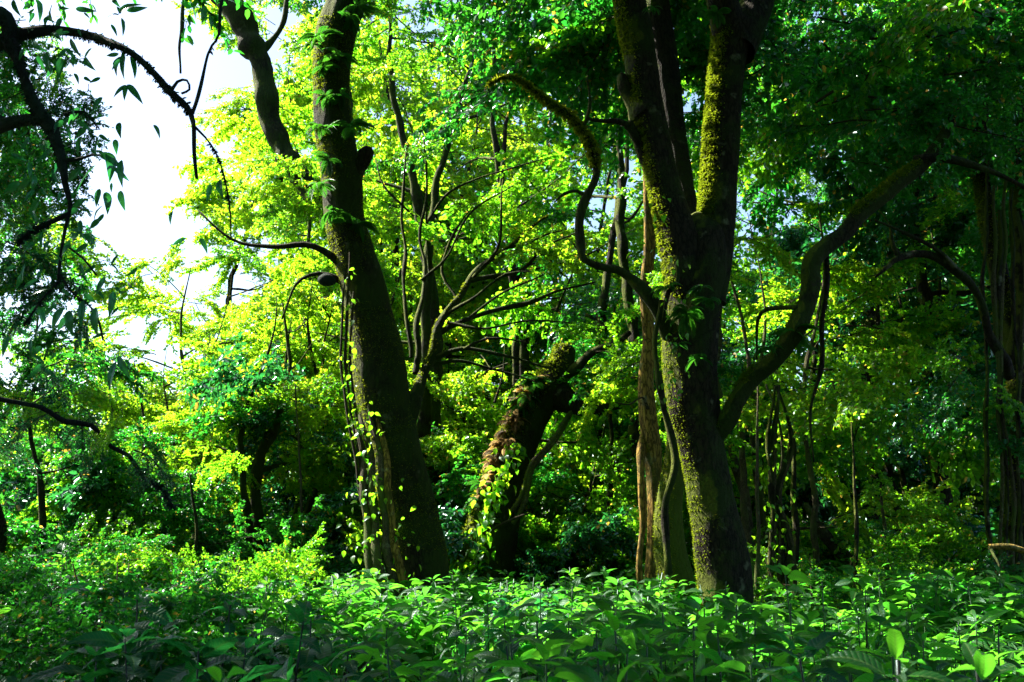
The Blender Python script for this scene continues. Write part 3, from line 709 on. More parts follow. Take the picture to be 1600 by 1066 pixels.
# ------------------------------------------------------------------ generic woodland tree
def wood_tree(px, Y, h, cr, cb, kinds, nb, label, r0=.12, lean=0., stems=1, bark=None, group=None, bs=1.0, name='woodland_tree', cat='tree', zsq=1.0, base_px=None):
    b = P(px, 845, Y); bx = b.x
    t = thing(name, (bx, Y, 0), label, cat, group)
    bark = bark or R.choice([BARK, BARKM, BARKT])
    seed = int(px * 7 + Y * 13) % 9973
    bs *= max(.55, min(1, cr / 2.1)); nb = int(nb / bs ** .8)
    tips = []
    for s in range(stems):
        a = R.uniform(0, 6.28); off = .25 * s
        sp = R.uniform(.02, .10) * h if stems > 1 else 0
        x0, y0 = bx + off * math.cos(a), Y + off * math.sin(a)
        pts = []
        n = 13; ph = R.uniform(0, 6.28)
        for k in range(n):
            q = k / (n - 1)
            pts.append((x0 + lean * h * q + math.cos(a) * sp * q + .035 * h * math.sin(4 * q + ph) - .035 * h * math.sin(ph) + .08 * math.sin(13 * q + ph), y0 + math.sin(a) * sp * q + .02 * h * math.sin(4 * q + ph), -.2 + (h * .93 + .2) * q, r0 * (1 - .93 * q) * (1.25 if k == 0 else 1) * (1 if s == 0 else .7)))
        limb_obj('trunk', t, pts, bark, 12, .15, .1, .06, seed + s)
        d = catmull(pts, .3); tips.append(d)
    nl = max(4, int(nb / 7)); made = 0
    for k in range(nl):
        d = tips[k % len(tips)]
        z0 = cb + (h * .95 - cb) * ((k + R.random()) / nl) ** .9 - .5
        i_ = int(np.argmin(abs(d[:, 2] - z0))); p0 = d[i_]
        q = (z0 - cb) / max(.1, (h - cb)); a = k * 2.4 + R.uniform(-.5, .5)
        ln = cr * math.sqrt(max(.12, 1 - (q * 1.05 - .25) ** 2 * 1.1)) * R.uniform(.7, 1.1)
        p2 = (p0[0] + math.cos(a) * ln, p0[1] + math.sin(a) * ln, p0[2] + ln * R.uniform(.15, .5))
        p1 = (p0[0] + math.cos(a) * ln * .5, p0[1] + math.sin(a) * ln * .5, p0[2] + ln * R.uniform(.05, .2))
        limb_obj('branch', t, [(*p0[:3], max(.015, p0[3] * .5)), (*p1, max(.01, p0[3] * .3)), (*p2, .006)], bark, 6, .25, .1, 0, seed + k)
        m = int(round(nb / nl))
        for j in range(m):
            u = R.uniform(.2, 1.) ; u = u if j else 1.
            pp = [p0[c] * (1 - u) ** 2 + 2 * u * (1 - u) * p1[c] + u * u * p2[c] for c in range(3)]
            pp = [pp[0] + R.gauss(0, .15), pp[1] + R.gauss(0, .15), pp[2] + R.gauss(0, .22)]
            bough(t, pp, a + R.uniform(-1.3, 1.3), R.uniform(-.5, .35), R.uniform(.75, 1.15) * bs, R.choice(kinds))
    return t

# table: px, Y, height, crown radius, crown bottom, kinds, boughs, radius, lean, stems, label
TREES = [
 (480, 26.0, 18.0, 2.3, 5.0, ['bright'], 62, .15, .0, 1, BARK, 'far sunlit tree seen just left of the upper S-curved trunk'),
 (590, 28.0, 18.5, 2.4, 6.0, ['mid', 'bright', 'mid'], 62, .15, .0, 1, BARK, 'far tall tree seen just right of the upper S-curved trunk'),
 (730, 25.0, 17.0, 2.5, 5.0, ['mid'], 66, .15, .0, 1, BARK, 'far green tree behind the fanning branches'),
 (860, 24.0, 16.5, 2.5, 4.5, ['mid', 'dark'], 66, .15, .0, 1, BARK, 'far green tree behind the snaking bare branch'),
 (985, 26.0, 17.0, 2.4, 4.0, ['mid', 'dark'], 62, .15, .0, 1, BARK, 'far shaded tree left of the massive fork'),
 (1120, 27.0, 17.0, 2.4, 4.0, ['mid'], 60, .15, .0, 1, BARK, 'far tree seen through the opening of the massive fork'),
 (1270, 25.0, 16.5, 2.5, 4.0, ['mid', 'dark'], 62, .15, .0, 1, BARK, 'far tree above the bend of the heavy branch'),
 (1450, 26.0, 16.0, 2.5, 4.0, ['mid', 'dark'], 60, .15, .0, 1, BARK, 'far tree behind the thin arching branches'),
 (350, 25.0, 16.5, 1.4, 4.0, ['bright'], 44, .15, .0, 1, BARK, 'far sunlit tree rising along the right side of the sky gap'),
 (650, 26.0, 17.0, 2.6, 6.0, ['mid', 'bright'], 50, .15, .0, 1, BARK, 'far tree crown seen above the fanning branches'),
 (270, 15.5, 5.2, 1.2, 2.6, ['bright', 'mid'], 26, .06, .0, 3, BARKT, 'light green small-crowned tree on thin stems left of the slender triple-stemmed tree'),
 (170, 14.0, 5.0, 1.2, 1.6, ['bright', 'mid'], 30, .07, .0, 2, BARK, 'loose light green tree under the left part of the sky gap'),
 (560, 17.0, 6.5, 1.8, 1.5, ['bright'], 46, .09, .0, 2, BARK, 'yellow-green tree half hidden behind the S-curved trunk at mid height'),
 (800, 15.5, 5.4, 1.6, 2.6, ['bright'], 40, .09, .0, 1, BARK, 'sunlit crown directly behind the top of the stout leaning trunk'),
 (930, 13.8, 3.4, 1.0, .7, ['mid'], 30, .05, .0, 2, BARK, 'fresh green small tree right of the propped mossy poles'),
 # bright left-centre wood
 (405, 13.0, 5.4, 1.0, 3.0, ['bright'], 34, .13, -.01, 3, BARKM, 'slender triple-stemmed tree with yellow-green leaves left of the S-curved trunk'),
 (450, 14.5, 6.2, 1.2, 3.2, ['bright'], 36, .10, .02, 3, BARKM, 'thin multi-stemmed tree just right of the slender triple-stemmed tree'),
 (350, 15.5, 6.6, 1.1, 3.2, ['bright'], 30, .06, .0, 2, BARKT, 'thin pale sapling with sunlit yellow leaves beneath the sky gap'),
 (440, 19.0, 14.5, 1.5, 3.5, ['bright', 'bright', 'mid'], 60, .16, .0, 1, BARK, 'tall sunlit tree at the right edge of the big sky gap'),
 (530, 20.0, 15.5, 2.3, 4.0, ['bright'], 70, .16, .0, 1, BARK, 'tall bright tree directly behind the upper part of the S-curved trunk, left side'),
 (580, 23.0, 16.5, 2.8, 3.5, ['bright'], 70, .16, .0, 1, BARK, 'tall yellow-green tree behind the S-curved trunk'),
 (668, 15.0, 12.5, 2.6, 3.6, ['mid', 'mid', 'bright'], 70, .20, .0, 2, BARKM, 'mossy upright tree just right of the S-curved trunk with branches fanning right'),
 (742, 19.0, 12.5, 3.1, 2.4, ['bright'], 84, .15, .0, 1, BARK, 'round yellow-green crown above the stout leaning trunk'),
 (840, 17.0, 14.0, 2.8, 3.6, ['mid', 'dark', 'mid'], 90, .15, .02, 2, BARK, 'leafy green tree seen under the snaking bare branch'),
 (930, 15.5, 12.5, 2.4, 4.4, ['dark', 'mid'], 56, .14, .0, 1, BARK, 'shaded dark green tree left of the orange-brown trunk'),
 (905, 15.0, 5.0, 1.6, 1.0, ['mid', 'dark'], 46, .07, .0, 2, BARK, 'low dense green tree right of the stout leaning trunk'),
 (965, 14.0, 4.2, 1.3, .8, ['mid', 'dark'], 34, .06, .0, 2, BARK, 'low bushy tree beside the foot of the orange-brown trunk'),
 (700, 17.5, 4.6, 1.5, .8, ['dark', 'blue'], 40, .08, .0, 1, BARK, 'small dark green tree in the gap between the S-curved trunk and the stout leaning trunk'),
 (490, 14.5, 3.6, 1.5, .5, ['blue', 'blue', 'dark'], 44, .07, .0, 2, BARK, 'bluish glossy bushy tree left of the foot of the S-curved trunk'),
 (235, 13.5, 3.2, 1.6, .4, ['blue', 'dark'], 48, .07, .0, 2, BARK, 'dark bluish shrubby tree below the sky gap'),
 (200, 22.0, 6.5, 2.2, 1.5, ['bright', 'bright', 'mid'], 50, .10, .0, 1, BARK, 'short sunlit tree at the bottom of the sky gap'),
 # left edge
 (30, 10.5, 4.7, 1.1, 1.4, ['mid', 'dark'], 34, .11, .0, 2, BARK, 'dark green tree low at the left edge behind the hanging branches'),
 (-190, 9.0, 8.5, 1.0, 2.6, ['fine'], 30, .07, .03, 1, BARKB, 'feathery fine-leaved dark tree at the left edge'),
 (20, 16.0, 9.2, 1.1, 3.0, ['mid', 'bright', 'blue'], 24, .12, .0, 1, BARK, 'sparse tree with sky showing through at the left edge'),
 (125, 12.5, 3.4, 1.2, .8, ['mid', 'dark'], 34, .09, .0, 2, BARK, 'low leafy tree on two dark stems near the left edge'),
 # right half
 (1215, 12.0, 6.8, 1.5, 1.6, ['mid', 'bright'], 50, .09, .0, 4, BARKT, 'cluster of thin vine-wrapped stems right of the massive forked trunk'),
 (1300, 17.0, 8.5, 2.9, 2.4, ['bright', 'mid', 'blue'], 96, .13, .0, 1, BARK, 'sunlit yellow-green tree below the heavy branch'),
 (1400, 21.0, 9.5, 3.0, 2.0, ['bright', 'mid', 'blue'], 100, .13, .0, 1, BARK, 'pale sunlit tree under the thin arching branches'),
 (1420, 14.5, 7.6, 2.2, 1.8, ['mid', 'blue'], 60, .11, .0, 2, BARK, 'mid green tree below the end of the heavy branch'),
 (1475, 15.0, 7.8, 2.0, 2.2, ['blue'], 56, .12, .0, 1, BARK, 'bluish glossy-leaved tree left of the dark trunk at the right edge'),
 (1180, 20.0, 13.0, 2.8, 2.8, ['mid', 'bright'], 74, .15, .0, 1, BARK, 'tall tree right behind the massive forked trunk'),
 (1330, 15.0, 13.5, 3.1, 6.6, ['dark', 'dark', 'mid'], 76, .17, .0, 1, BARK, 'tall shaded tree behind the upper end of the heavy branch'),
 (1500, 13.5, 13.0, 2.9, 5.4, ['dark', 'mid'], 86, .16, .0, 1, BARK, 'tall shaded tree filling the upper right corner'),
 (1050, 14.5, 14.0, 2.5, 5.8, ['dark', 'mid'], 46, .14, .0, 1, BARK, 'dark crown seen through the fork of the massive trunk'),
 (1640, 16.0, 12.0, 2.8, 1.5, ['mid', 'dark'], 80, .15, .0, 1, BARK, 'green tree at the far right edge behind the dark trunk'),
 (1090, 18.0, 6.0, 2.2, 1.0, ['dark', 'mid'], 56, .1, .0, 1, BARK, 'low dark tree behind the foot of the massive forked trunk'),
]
for (px, Y, h, cr, cb, kinds, nb, r0, lean, stems, bark, label) in TREES:
    wood_tree(px, Y, h, cr, cb, kinds, nb, label, r0, lean, stems, bark)

for (px, Y, h, cr, cb, kinds, nb, label) in ((300, 18.0, 7.6, 1.5, 2.4, ['bright'], 44, 'airy yellow-green tree beside the lower right edge of the sky gap'), (395, 17.5, 12.0, 1.6, 5.0, ['bright', 'mid'], 60, 'slender tree whose crown fills the space left of the S-curved trunk'),
        (620, 18.5, 9.0, 1.8, 2.6, ['bright'], 56, 'sunlit tree seen between the S-curved trunk and its fanning branches'), (820, 20.0, 8.5, 2.2, 2.2, ['bright', 'mid'], 60, 'sunlit tree behind the shoulder of the stout leaning trunk')):
    wood_tree(px, Y, h, cr, cb, kinds, nb, label)

# right-hand dark trunk with vines and arching branches
def right_edge():
    b = P(1580, 880, 9.5)
    t = thing('dark_vine_clad_tree', (b.x, b.y, 0), 'dark vine-clad trunk at the right edge with thin arching branches', 'tree')
    A = px_limb([(1592, 890, 9.5, 36), (1586, 780, 9.5, 31), (1590, 640, 9.5, 28), (1584, 540, 9.5, 26), (1560, 420, 9.5, 24), (1540, 320, 9.5, 20), (1530, 220, 9.5, 17), (1545, 90, 9.6, 20), (1560, -60, 9.6, 14)])
    A = at_ground(A); limb_obj('trunk', t, A, BARK, 24, .07, .12, .08, 55)
    moss_on(t, A, 3000, (-.8, -.4, .2), .1, (.012, .04), seed=55, sides=24, rough=.12, flute=.08, patch=0)
    limb_obj('limb', t, px_limb([(1588, 560, 9.4, 22), (1600, 420, 9.3, 18), (1585, 300, 9.3, 15), (1600, 150, 9.3, 10)]), BARK, 14, .08, .12, .06, 56)
    for k, ln in enumerate(([(1580, 580, 9.4, 16), (1555, 545, 9.1, 13), (1530, 470, 8.9, 13), (1490, 415, 8.7, 12), (1445, 392, 8.6, 11), (1410, 400, 8.5, 8), (1385, 420, 8.5, 6), (1365, 435, 8.5, 3)],
                            [(1520, 450, 8.85, 9), (1480, 400, 8.6, 7), (1420, 365, 8.5, 6), (1368, 345, 8.4, 4)],
                            [(1412, 400, 8.5, 7), (1398, 380, 8.5, 6), (1392, 350, 8.5, 4), (1375, 330, 8.5, 2)])):
        limb_obj('arching_branch', t, px_limb(ln), BARK, 10, .06, .14, .03, 57 + k)
    for k in range(6):
        x = 1545 + 9 * k
        limb_obj('hanging_vine', t, px_limb([(x, 250 + 40 * (k % 3), 9.1, 5), (x + R.uniform(-12, 12), 420, 9.1, 6), (x + R.uniform(-12, 12), 600, 9.1, 6), (x + R.uniform(-12, 20), 760, 9.1, 6), (x + 10, 900, 9.1, 6)]), BARKT if k % 2 else BARK, 6, .1, .2, 0, 61 + k)
    for k in range(40):
        bough(t, P(R.uniform(1500, 1640), R.uniform(-40, 560) if k % 2 else R.uniform(560, 860), R.uniform(9.0, 10.5)), R.uniform(0, 6.28), R.uniform(-.6, .1), R.uniform(.35, .6), R.choice(['mid', 'dark', 'dark']))
    # fallen branch near its foot
    f = thing('fallen_branch', P(1570, 850, 8.0), 'fallen orange-brown dead branch lying at the right edge above the herbs', 'branch')
    fb = px_limb([(1545, 850, 8, 6), (1575, 850, 8, 8), (1605, 858, 8, 9), (1640, 868, 8, 10)])
    limb_obj('stem', f, fb, BARKR, 8, .04, .15, 0, 70)
    limb_obj('side_shoot', f, px_limb([(1548, 850, 8, 5), (1552, 866, 7.95, 4), (1558, 880, 7.9, 4), (1562, 915, 7.9, 3)]), BARKT, 6, .04, .15, 0, 71)
right_edge()

# fallen leaning log right
lg = thing('leaning_log', P(1290, 840, 12.0), 'bare brown log leaning to the left in the shade right of the vine-wrapped stems', 'log')
limb_obj('log', lg, px_limb([(1335, 880, 12, 20), (1300, 845, 12, 18), (1275, 815, 12, 14), (1258, 790, 12, 8)]), BARKT, 12, .08, .12, .04, 72)
# thin straight saplings in the middle right and left
for k, (x, y0, y1, Y, wd) in enumerate(((1336, 660, 900, 8.5, 4), (1182, 600, 900, 9.0, 5), (300, 740, 900, 10, 4), (468, 600, 900, 12, 4), (1240, 620, 900, 10.5, 7), (1385, 760, 900, 9.5, 5), (955, 480, 900, 13, 8), (700, 690, 890, 14, 5))):
    b = P(x, y1, Y)
    lab = ['bare thin sapling standing right of the vine-wrapped stems', 'thin bare sapling right beside the massive forked trunk', 'single thin sapling left of the slender triple-stemmed tree',
           'thin sapling midway between the slender triple-stemmed tree and the S-curved trunk', 'slightly thicker sapling just right of the vine-wrapped stems', 'thin sapling below the thin arching branches',
           'slim dark sapling just left of the orange-brown trunk', 'slim sapling in the gap left of the stout leaning trunk'][k]
    t = thing('sapling', (b.x, b.y, 0), lab, 'sapling')
    pts = px_limb([(x, y1, Y, wd * 1.3), (x + R.uniform(-6, 6), (y0 + y1) / 2, Y, wd), (x + R.uniform(-12, 12), y0, Y, wd * .5)])
    limb_obj('stem', t, [(pts[0][0], pts[0][1], -.1, pts[0][3] * 1.2)] + pts, BARKT if k % 2 else BARK, 8, .08, .12, 0, 130 + k)
    for j in range(3): bough(t, P(x + R.uniform(-12, 12), y0 + R.uniform(0, 60), Y), R.uniform(0, 6.28), .1, .35, 'mid')

# vine-wrapped mossy pole cluster at px 1215
vp = thing('vine_clump', (*P(1215, 900, 9.8)[:2], 0), 'clump of twisted yellowish vines standing in the herbs right of the massive forked trunk', 'vines')
for k in range(6):
    x = 1200 + 7 * k
    limb_obj('vine', vp, [(p[0], p[1], p[2], p[3]) for p in at_ground(px_limb([(x + R.uniform(-8, 8), 920, 9.8, 7), (x + R.uniform(-10, 10), 850, 9.8, 6), (1212 + R.uniform(-12, 12), 780, 9.8, 6), (x + R.uniform(-8, 8), 690, 9.8, 5), (1215 + R.uniform(-18, 18), 600, 9.8, 4)]))], BARKT if k % 2 else BARKM, 7, .08, .2, 0, 140 + k)
for k in range(110):
    o = link('creeper_leaf', CREEP[k % 4], vp); o.location = P(1212 + R.gauss(0, 18), R.uniform(690, 910), R.uniform(9.6, 9.9)) - vp.location
    o.rotation_euler = (R.uniform(-1, 1), R.uniform(.2, 1.5), R.uniform(0, 6.28)); s = R.uniform(.035, .08); o.scale = (s,) * 3

# upper left leaning tree (brown limb behind, lit)
ul = thing('tall_leaning_tree', (*P(650, 845, 12.0)[:2], 0), 'brown bare limb slanting across the upper left between the sky gap and the S-curved trunk', 'tree')
limb_obj('trunk', ul, [(ul.location.x + .05, 12.0, -.2, .24)] + px_limb([(625, 720, 12, 42), (590, 580, 12, 38), (562, 440, 12, 34), (512, 330, 12, 32), (458, 262, 12, 32), (424, 190, 12, 36), (410, 110, 12, 36), (380, 40, 12, 38), (340, -20, 12, 34), (290, -110, 12, 26)]), BARKM, 18, .06, .17, .08, 74)
for k, ln in enumerate(([(430, 200, 12, 16), (436, 250, 11.8, 13), (437, 285, 11.8, 6)], [(360, 10, 12, 16), (320, -8, 11.9, 8), (290, 0, 11.8, 6), (284, 50, 11.8, 5), (282, 115, 11.8, 3)], [(400, 90, 12, 14), (440, 40, 12.1, 8), (450, -20, 12.1, 6)])):
    limb_obj('branch', ul, px_limb(ln), BARKM, 8, .08, .2, 0, 75 + k)
for k in range(9):
    bough(ul, P(R.uniform(570, 660), R.uniform(-40, 70), R.uniform(12, 13.5)), R.uniform(0, 6.28), R.uniform(-.4, .2), .5, 'mid')
for k in range(26):
    bough(ul, P(R.uniform(330, 500), R.uniform(-120, 60) if k % 2 else R.uniform(60, 330), R.uniform(11.4, 12.8)), R.uniform(0, 6.28), R.uniform(-.4, .2), R.uniform(.4, .7), 'bright')

for k in range(44):
    q = R.random(); bough(ul, P(432 + 110 * q + R.uniform(-30, 25), 225 + 200 * q, R.uniform(11.0, 11.7)), R.uniform(-1, 1) + 3.1 * (k % 2), R.uniform(-.5, .2), R.uniform(.28, .45), R.choice(['bright', 'bright', 'mid']))
# ------------------------------------------------------------------ near hanging branches at upper left
def near_left():
    t = thing('overhanging_mossy_tree', (-3.6, 4.2, 0), 'dark blue-black mossy branches with hanging pointed leaves reaching in from the upper left edge', 'tree')
    limb_obj('trunk', t, [(-3.6, 4.2, -.2, .26), (-3.55, 4.15, 1.5, .2), (-3.4, 4.1, 3.0, .17), (-3.1, 3.9, 4.3, .15), (-3.2, 4.0, 6.0, .12), (-3.5, 4.4, 8.0, .06)], BARKB, 20, .08, .1, .06, 200)
    j = [(-3.25, 4.0, 3.6, .10)]
    def br(l, s, sd, first=None, mat=BARKB, hang=.8, m=700):
        pts = (first or []) + px_limb(l)
        limb_obj('branch', t, pts, mat, s, .03, .2, .04, sd)
        moss_on(t, pts, m, (0, -.2, -.2), -1.5, (.006, .024), hang=hang, seed=sd, sides=s, rough=.2, flute=.04, mat=MOSSD, wd=.4, patch=-.15)
    br([(-60, 85, 3.9, 22), (10, 60, 3.8, 18), (60, 48, 3.75, 13), (110, 50, 3.7, 10), (160, 64, 3.65, 9), (205, 84, 3.6, 9), (240, 118, 3.6, 9), (262, 145, 3.6, 9), (290, 170, 3.6, 8), (303, 195, 3.6, 7), (308, 240, 3.6, 6), (312, 280, 3.6, 4)], 10, 201, j, m=1300)
    br([(-20, 20, 3.8, 20), (15, 75, 3.75, 16), (30, 115, 3.7, 14), (50, 165, 3.7, 14), (68, 195, 3.7, 16), (85, 240, 3.7, 12), (98, 290, 3.7, 8), (108, 320, 3.7, 6), (105, 345, 3.7, 5), (98, 390, 3.7, 5), (92, 440, 3.7, 3)], 10, 202, j, m=1900)
    br([(-40, 200, 3.9, 18), (0, 190, 3.8, 17), (30, 186, 3.75, 14), (62, 188, 3.7, 13)], 8, 203, [(-3.45, 4.1, 2.9, .08)], m=500)
    br([(108, 335, 3.7, 7), (80, 350, 3.7, 7), (50, 365, 3.7, 6), (28, 382, 3.7, 4)], 7, 204, m=400)
    br([(95, 430, 3.7, 4), (110, 455, 3.7, 3), (130, 470, 3.7, 3), (150, 490, 3.7, 3), (162, 530, 3.7, 3)], 6, 205, m=200)
    br([(95, 440, 3.7, 4), (75, 460, 3.7, 3), (60, 480, 3.7, 3), (40, 510, 3.7, 3)], 6, 206, m=200)
    br([(108, 388, 3.7, 3), (130, 405, 3.7, 3), (150, 430, 3.7, 3)], 6, 207, m=100)
    br([(305, 200, 3.6, 6), (330, 225, 3.6, 4), (348, 260, 3.6, 3), (360, 320, 3.6, 3), (362, 370, 3.6, 2)], 6, 208, m=150)
    br([(262, 150, 3.6, 5), (275, 130, 3.6, 4), (290, 128, 3.6, 3), (294, 142, 3.6, 3), (282, 148, 3.6, 3)], 6, 209, m=80)
    br([(300, 180, 3.6, 5), (325, 90, 3.7, 4), (342, 60, 3.7, 4), (345, 10, 3.7, 4), (360, -60, 3.7, 5)], 6, 210, m=80)
    br([(90, 250, 3.7, 6), (115, 248, 3.7, 4), (150, 240, 3.7, 3), (190, 270, 3.7, 2)], 6, 211, m=60)
    br([(95, 180, 3.7, 4), (125, 175, 3.7, 3), (150, 200, 3.7, 2)], 6, 212, m=60)
    def lf(x, y, ang, ln, Y=3.65):
        o = link('leaf', R.choice(HANG), t); o.location = P(x, y, Y + R.uniform(-.05, .05)) - t.location
        s = ln / F * Y * 1.05
        # ang: direction in the picture, degrees, 0 = right, -90 = down
        m = Matrix.Rotation(rad(90), 3, 'X') @ Matrix.Rotation(rad(ang), 3, 'Z') @ Matrix.Rotation(R.uniform(-.9, .9), 3, 'X')
        m = Matrix.Rotation(R.uniform(-.4, .4), 3, 'Z') @ m
        o.rotation_euler = m.to_euler(); o.scale = (s,) * 3
    for a in ((185, 22, 15, 45), (190, 28, -80, 32), (186, 24, 175, 25), (188, 22, 115, 16), (118, 14, -5, 34), (198, 17, 20, 34), (176, -2, -50, 22),
              (196, 78, -90, 52), (190, 88, -105, 34), (205, 88, -75, 40), (186, 84, 180, 26), (198, 133, -130, 30), (198, 134, -95, 26), (199, 132, -50, 42),
              (160, 152, -120, 30), (155, 212, -95, 38), (155, 240, -30, 42), (170, 238, -80, 50), (190, 250, -85, 46), (178, 262, -40, 32), (150, 258, -130, 58), (128, 262, -140, 36),
              (156, 295, -100, 30), (166, 300, -80, 36), (188, 298, -75, 34), (215, 418, -135, 24), (200, 440, -45, 22), (178, 455, -95, 42), (165, 432, -120, 34), (196, 458, 180, 20),
              (130, 470, -90, 42), (150, 480, -85, 46), (108, 485, -80, 40), (100, 480, -120, 40), (60, 0, -80, 40), (82, 8, -85, 36), (92, 12, -15, 22), (20, 0, -60, 38), (110, 60, -60, 36),
              (132, 90, -50, 34), (100, 95, -100, 40), (75, 80, -80, 40), (185, 556, -60, 44), (182, 565, -100, 46), (196, 562, -60, 18), (320, 10, -95, 32), (328, 24, -80, 26), (344, 280, -80, 34), (330, 288, -100, 30), (312, 372, -60, 28), (290, 372, -150, 24), (270, 330, -100, 22), (240, 195, -60, 24)):
        lf(*a)
    for k in range(170):
        x = R.gauss(85, 50); y = R.uniform(0, 580)
        if x > 190 or x < -10: continue
        lf(x, y, R.uniform(-160, -20), R.uniform(14, 34), R.uniform(3.5, 4.4))
    # small sprays at the left edge, then unseen boughs added to shade the foreground
    for k in range(78):
        bough(t, P(R.uniform(-40, 140), R.uniform(0, 600) if k % 3 else R.uniform(200, 420), R.uniform(5.2, 7.5)), R.uniform(1.8, 4.6), R.uniform(-1.0, .0), R.uniform(.16, .30), R.choice(['dark', 'blue', 'mid', 'dark']))
    limb_obj('limb', t, [(-3.2, 4.0, 5.8, .10), (-4.0, 5.2, 7.4, .08), (-5.0, 6.8, 8.4, .05), (-5.6, 8.2, 9.0, .02)], BARKB, 10, .15, .1, .04, 221)
    for k in range(68):  # unseen boughs added overhead to shade the front herbs
        a = R.uniform(0, 6.28); r_ = R.uniform(.2, 2.6)
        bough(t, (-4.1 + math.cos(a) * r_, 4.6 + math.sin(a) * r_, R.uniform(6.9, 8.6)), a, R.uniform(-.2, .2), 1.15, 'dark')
    for k in range(34):  # further unseen boughs added to shade the right front
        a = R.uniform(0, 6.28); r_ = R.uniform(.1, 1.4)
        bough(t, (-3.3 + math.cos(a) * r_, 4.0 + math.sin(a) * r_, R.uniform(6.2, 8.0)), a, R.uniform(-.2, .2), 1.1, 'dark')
    # leafy crown of that tree above / beside the frame (keeps the foreground in shade)
    for k in range(64):
        a = R.uniform(0, 6.28); r_ = R.uniform(.3, 2.6)
        x, y, z = -4.7 + math.cos(a) * r_, 4.7 + math.sin(a) * r_, R.uniform(4.2, 7.6)
        if x / y > -1.0: continue
        bough(t, (x, y, z), a, R.uniform(-.4, .2), 1.1, 'dark')
    for k in range(30):
        up = k < 18
        bough(t, P(R.uniform(-60, 130) if up else R.uniform(-110, 40), R.uniform(110, 230) if up else R.uniform(280, 600), R.uniform(4.6, 6.4)), R.uniform(1.4, 4.8) if up else R.uniform(-1.5, 1.5), R.uniform(-.9, -.2), R.uniform(.16, .28), R.choice(['fine', 'blue', 'dark']))
    lb = [(-3.4, 4.1, 2.6, .04)] + px_limb([(20, 628, 4.5, 8), (70, 640, 4.6, 8), (104, 662, 4.7, 9), (140, 668, 4.75, 8), (168, 700, 4.8, 7), (196, 712, 4.9, 6), (222, 745, 5, 6), (250, 760, 5.1, 4), (272, 795, 5.1, 3)])
    limb_obj('low_branch', t, lb, BARKB, 10, .04, .22, .06, 220)
    moss_on(t, lb, 450, (0, -.2, .1), -1.5, (.01, .05), hang=.8, seed=220, sides=10, rough=.22, flute=.06, mat=MOSSD, patch=-.5)
    for k in range(12):
        q = R.random(); bough(t, P(60 + 210 * q, 640 + 140 * q * q + R.uniform(-40, 20), R.uniform(4.8, 5.4)), R.uniform(0, 6.28), R.uniform(-.6, .3), R.uniform(.14, .24), R.choice(['dark', 'mid', 'fine']))
MOSSD = leaf_mat('shade_blue_moss_tufts', (.006, .012, .018), (.012, .022, .028), (.02, .06, .04), (.04, .10, .06), .8, .1, .3)  # moss with the bluish shade of the near branches put into its colour
near_left()

# ------------------------------------------------------------------ distant woodland mass and shrubs
def distant():
    r = np.random.default_rng(77)
    g = Geo()
    # lumpy belts of foliage 27-38 m away
    NC = 420
    ang = r.uniform(-.62, .72, NC); dist = r.uniform(25, 38, NC)
    cx = np.sin(ang) * dist; cyy = np.cos(ang) * dist
    hmax = np.where(ang < -.33, 5.5, np.where(ang < -.22, 7.0, np.where(ang < .12, 12., 11.)))
    cz = r.random(NC) ** .9 * hmax
    n = 260
    P0 = np.repeat(np.stack([cx, cyy, cz], 1), n, 0)
    d = r.normal(size=(len(P0), 3)); d = norm(d) * (r.random(len(P0)) ** .4)[:, None] * np.repeat(r.uniform(.9, 1.7, NC), n)[:, None] * np.array([1.2, 1.2, .65])
    pos = P0 + d; pos[:, 2] = np.maximum(pos[:, 2], .1)
    m = len(pos)
    dd = r.normal(size=(m, 3)); ln = r.uniform(.11, .2, m)
    leaves(g, pos, dd, np.array([0, 0, 1.]) + r.normal(size=(m, 3)) * .6, ln, ln * .75, 0, r.random(m))
    for k in range(60):
        a = r.uniform(-.6, .6); q = r.uniform(22, 34); x, y = math.sin(a) * q, math.cos(a) * q; h = r.uniform(4, 9) if a > -.33 else 3
        add_tube(g, [(x, y, -.2, .16), (x + r.normal() * .2, y, h * .5, .12), (x + r.normal() * .5, y, h, .06)], 1, sides=6, step=.8)
    link('distant_woodland', g.mesh('distant_woodland', [LM['mid'], BARK]), kind='stuff')
distant()

def unseen_woodland_behind():
    # unseen wood behind and beside the photographer, added to block sky light
    r = np.random.default_rng(78); g = Geo(); NC = 330
    a = r.uniform(1.35, 2 * math.pi - 1.35, NC); q = r.uniform(7, 15, NC)
    P0 = np.stack([np.sin(a) * q, np.cos(a) * q, 1 + 13 * r.random(NC)], 1)
    a2 = r.uniform(0, 6.28, 110); q2 = r.uniform(0, 6, 110)
    P1 = np.stack([np.sin(a2) * q2 + 1, np.cos(a2) * q2 - 4, r.uniform(8, 12, 110)], 1)
    P0 = np.concatenate([P0, P1]); n = 260
    P0 = np.repeat(P0, n, 0)
    d = norm(r.normal(size=(len(P0), 3))) * (r.random(len(P0)) ** .4)[:, None] * np.array([1.5, 1.5, .9])
    m = len(P0); ln = r.uniform(.12, .2, m)
    leaves(g, P0 + d, r.normal(size=(m, 3)), np.array([0, 0, 1.]) + r.normal(size=(m, 3)) * .6, ln, ln * .8, 0, r.random(m))
    for k in range(26):
        b = r.uniform(1.5, 2 * math.pi - 1.5); c = r.uniform(6.5, 13); x, y = math.sin(b) * c, math.cos(b) * c
        add_tube(g, [(x, y, -.2, .22), (x + r.normal() * .3, y, 5, .16), (x + r.normal() * .6, y, 11, .07)], 1, sides=8, step=.6)
    link('unseen_woodland_behind', g.mesh('unseen_woodland_behind', [LM['dark'], BARK]), kind='stuff')
unseen_woodland_behind()

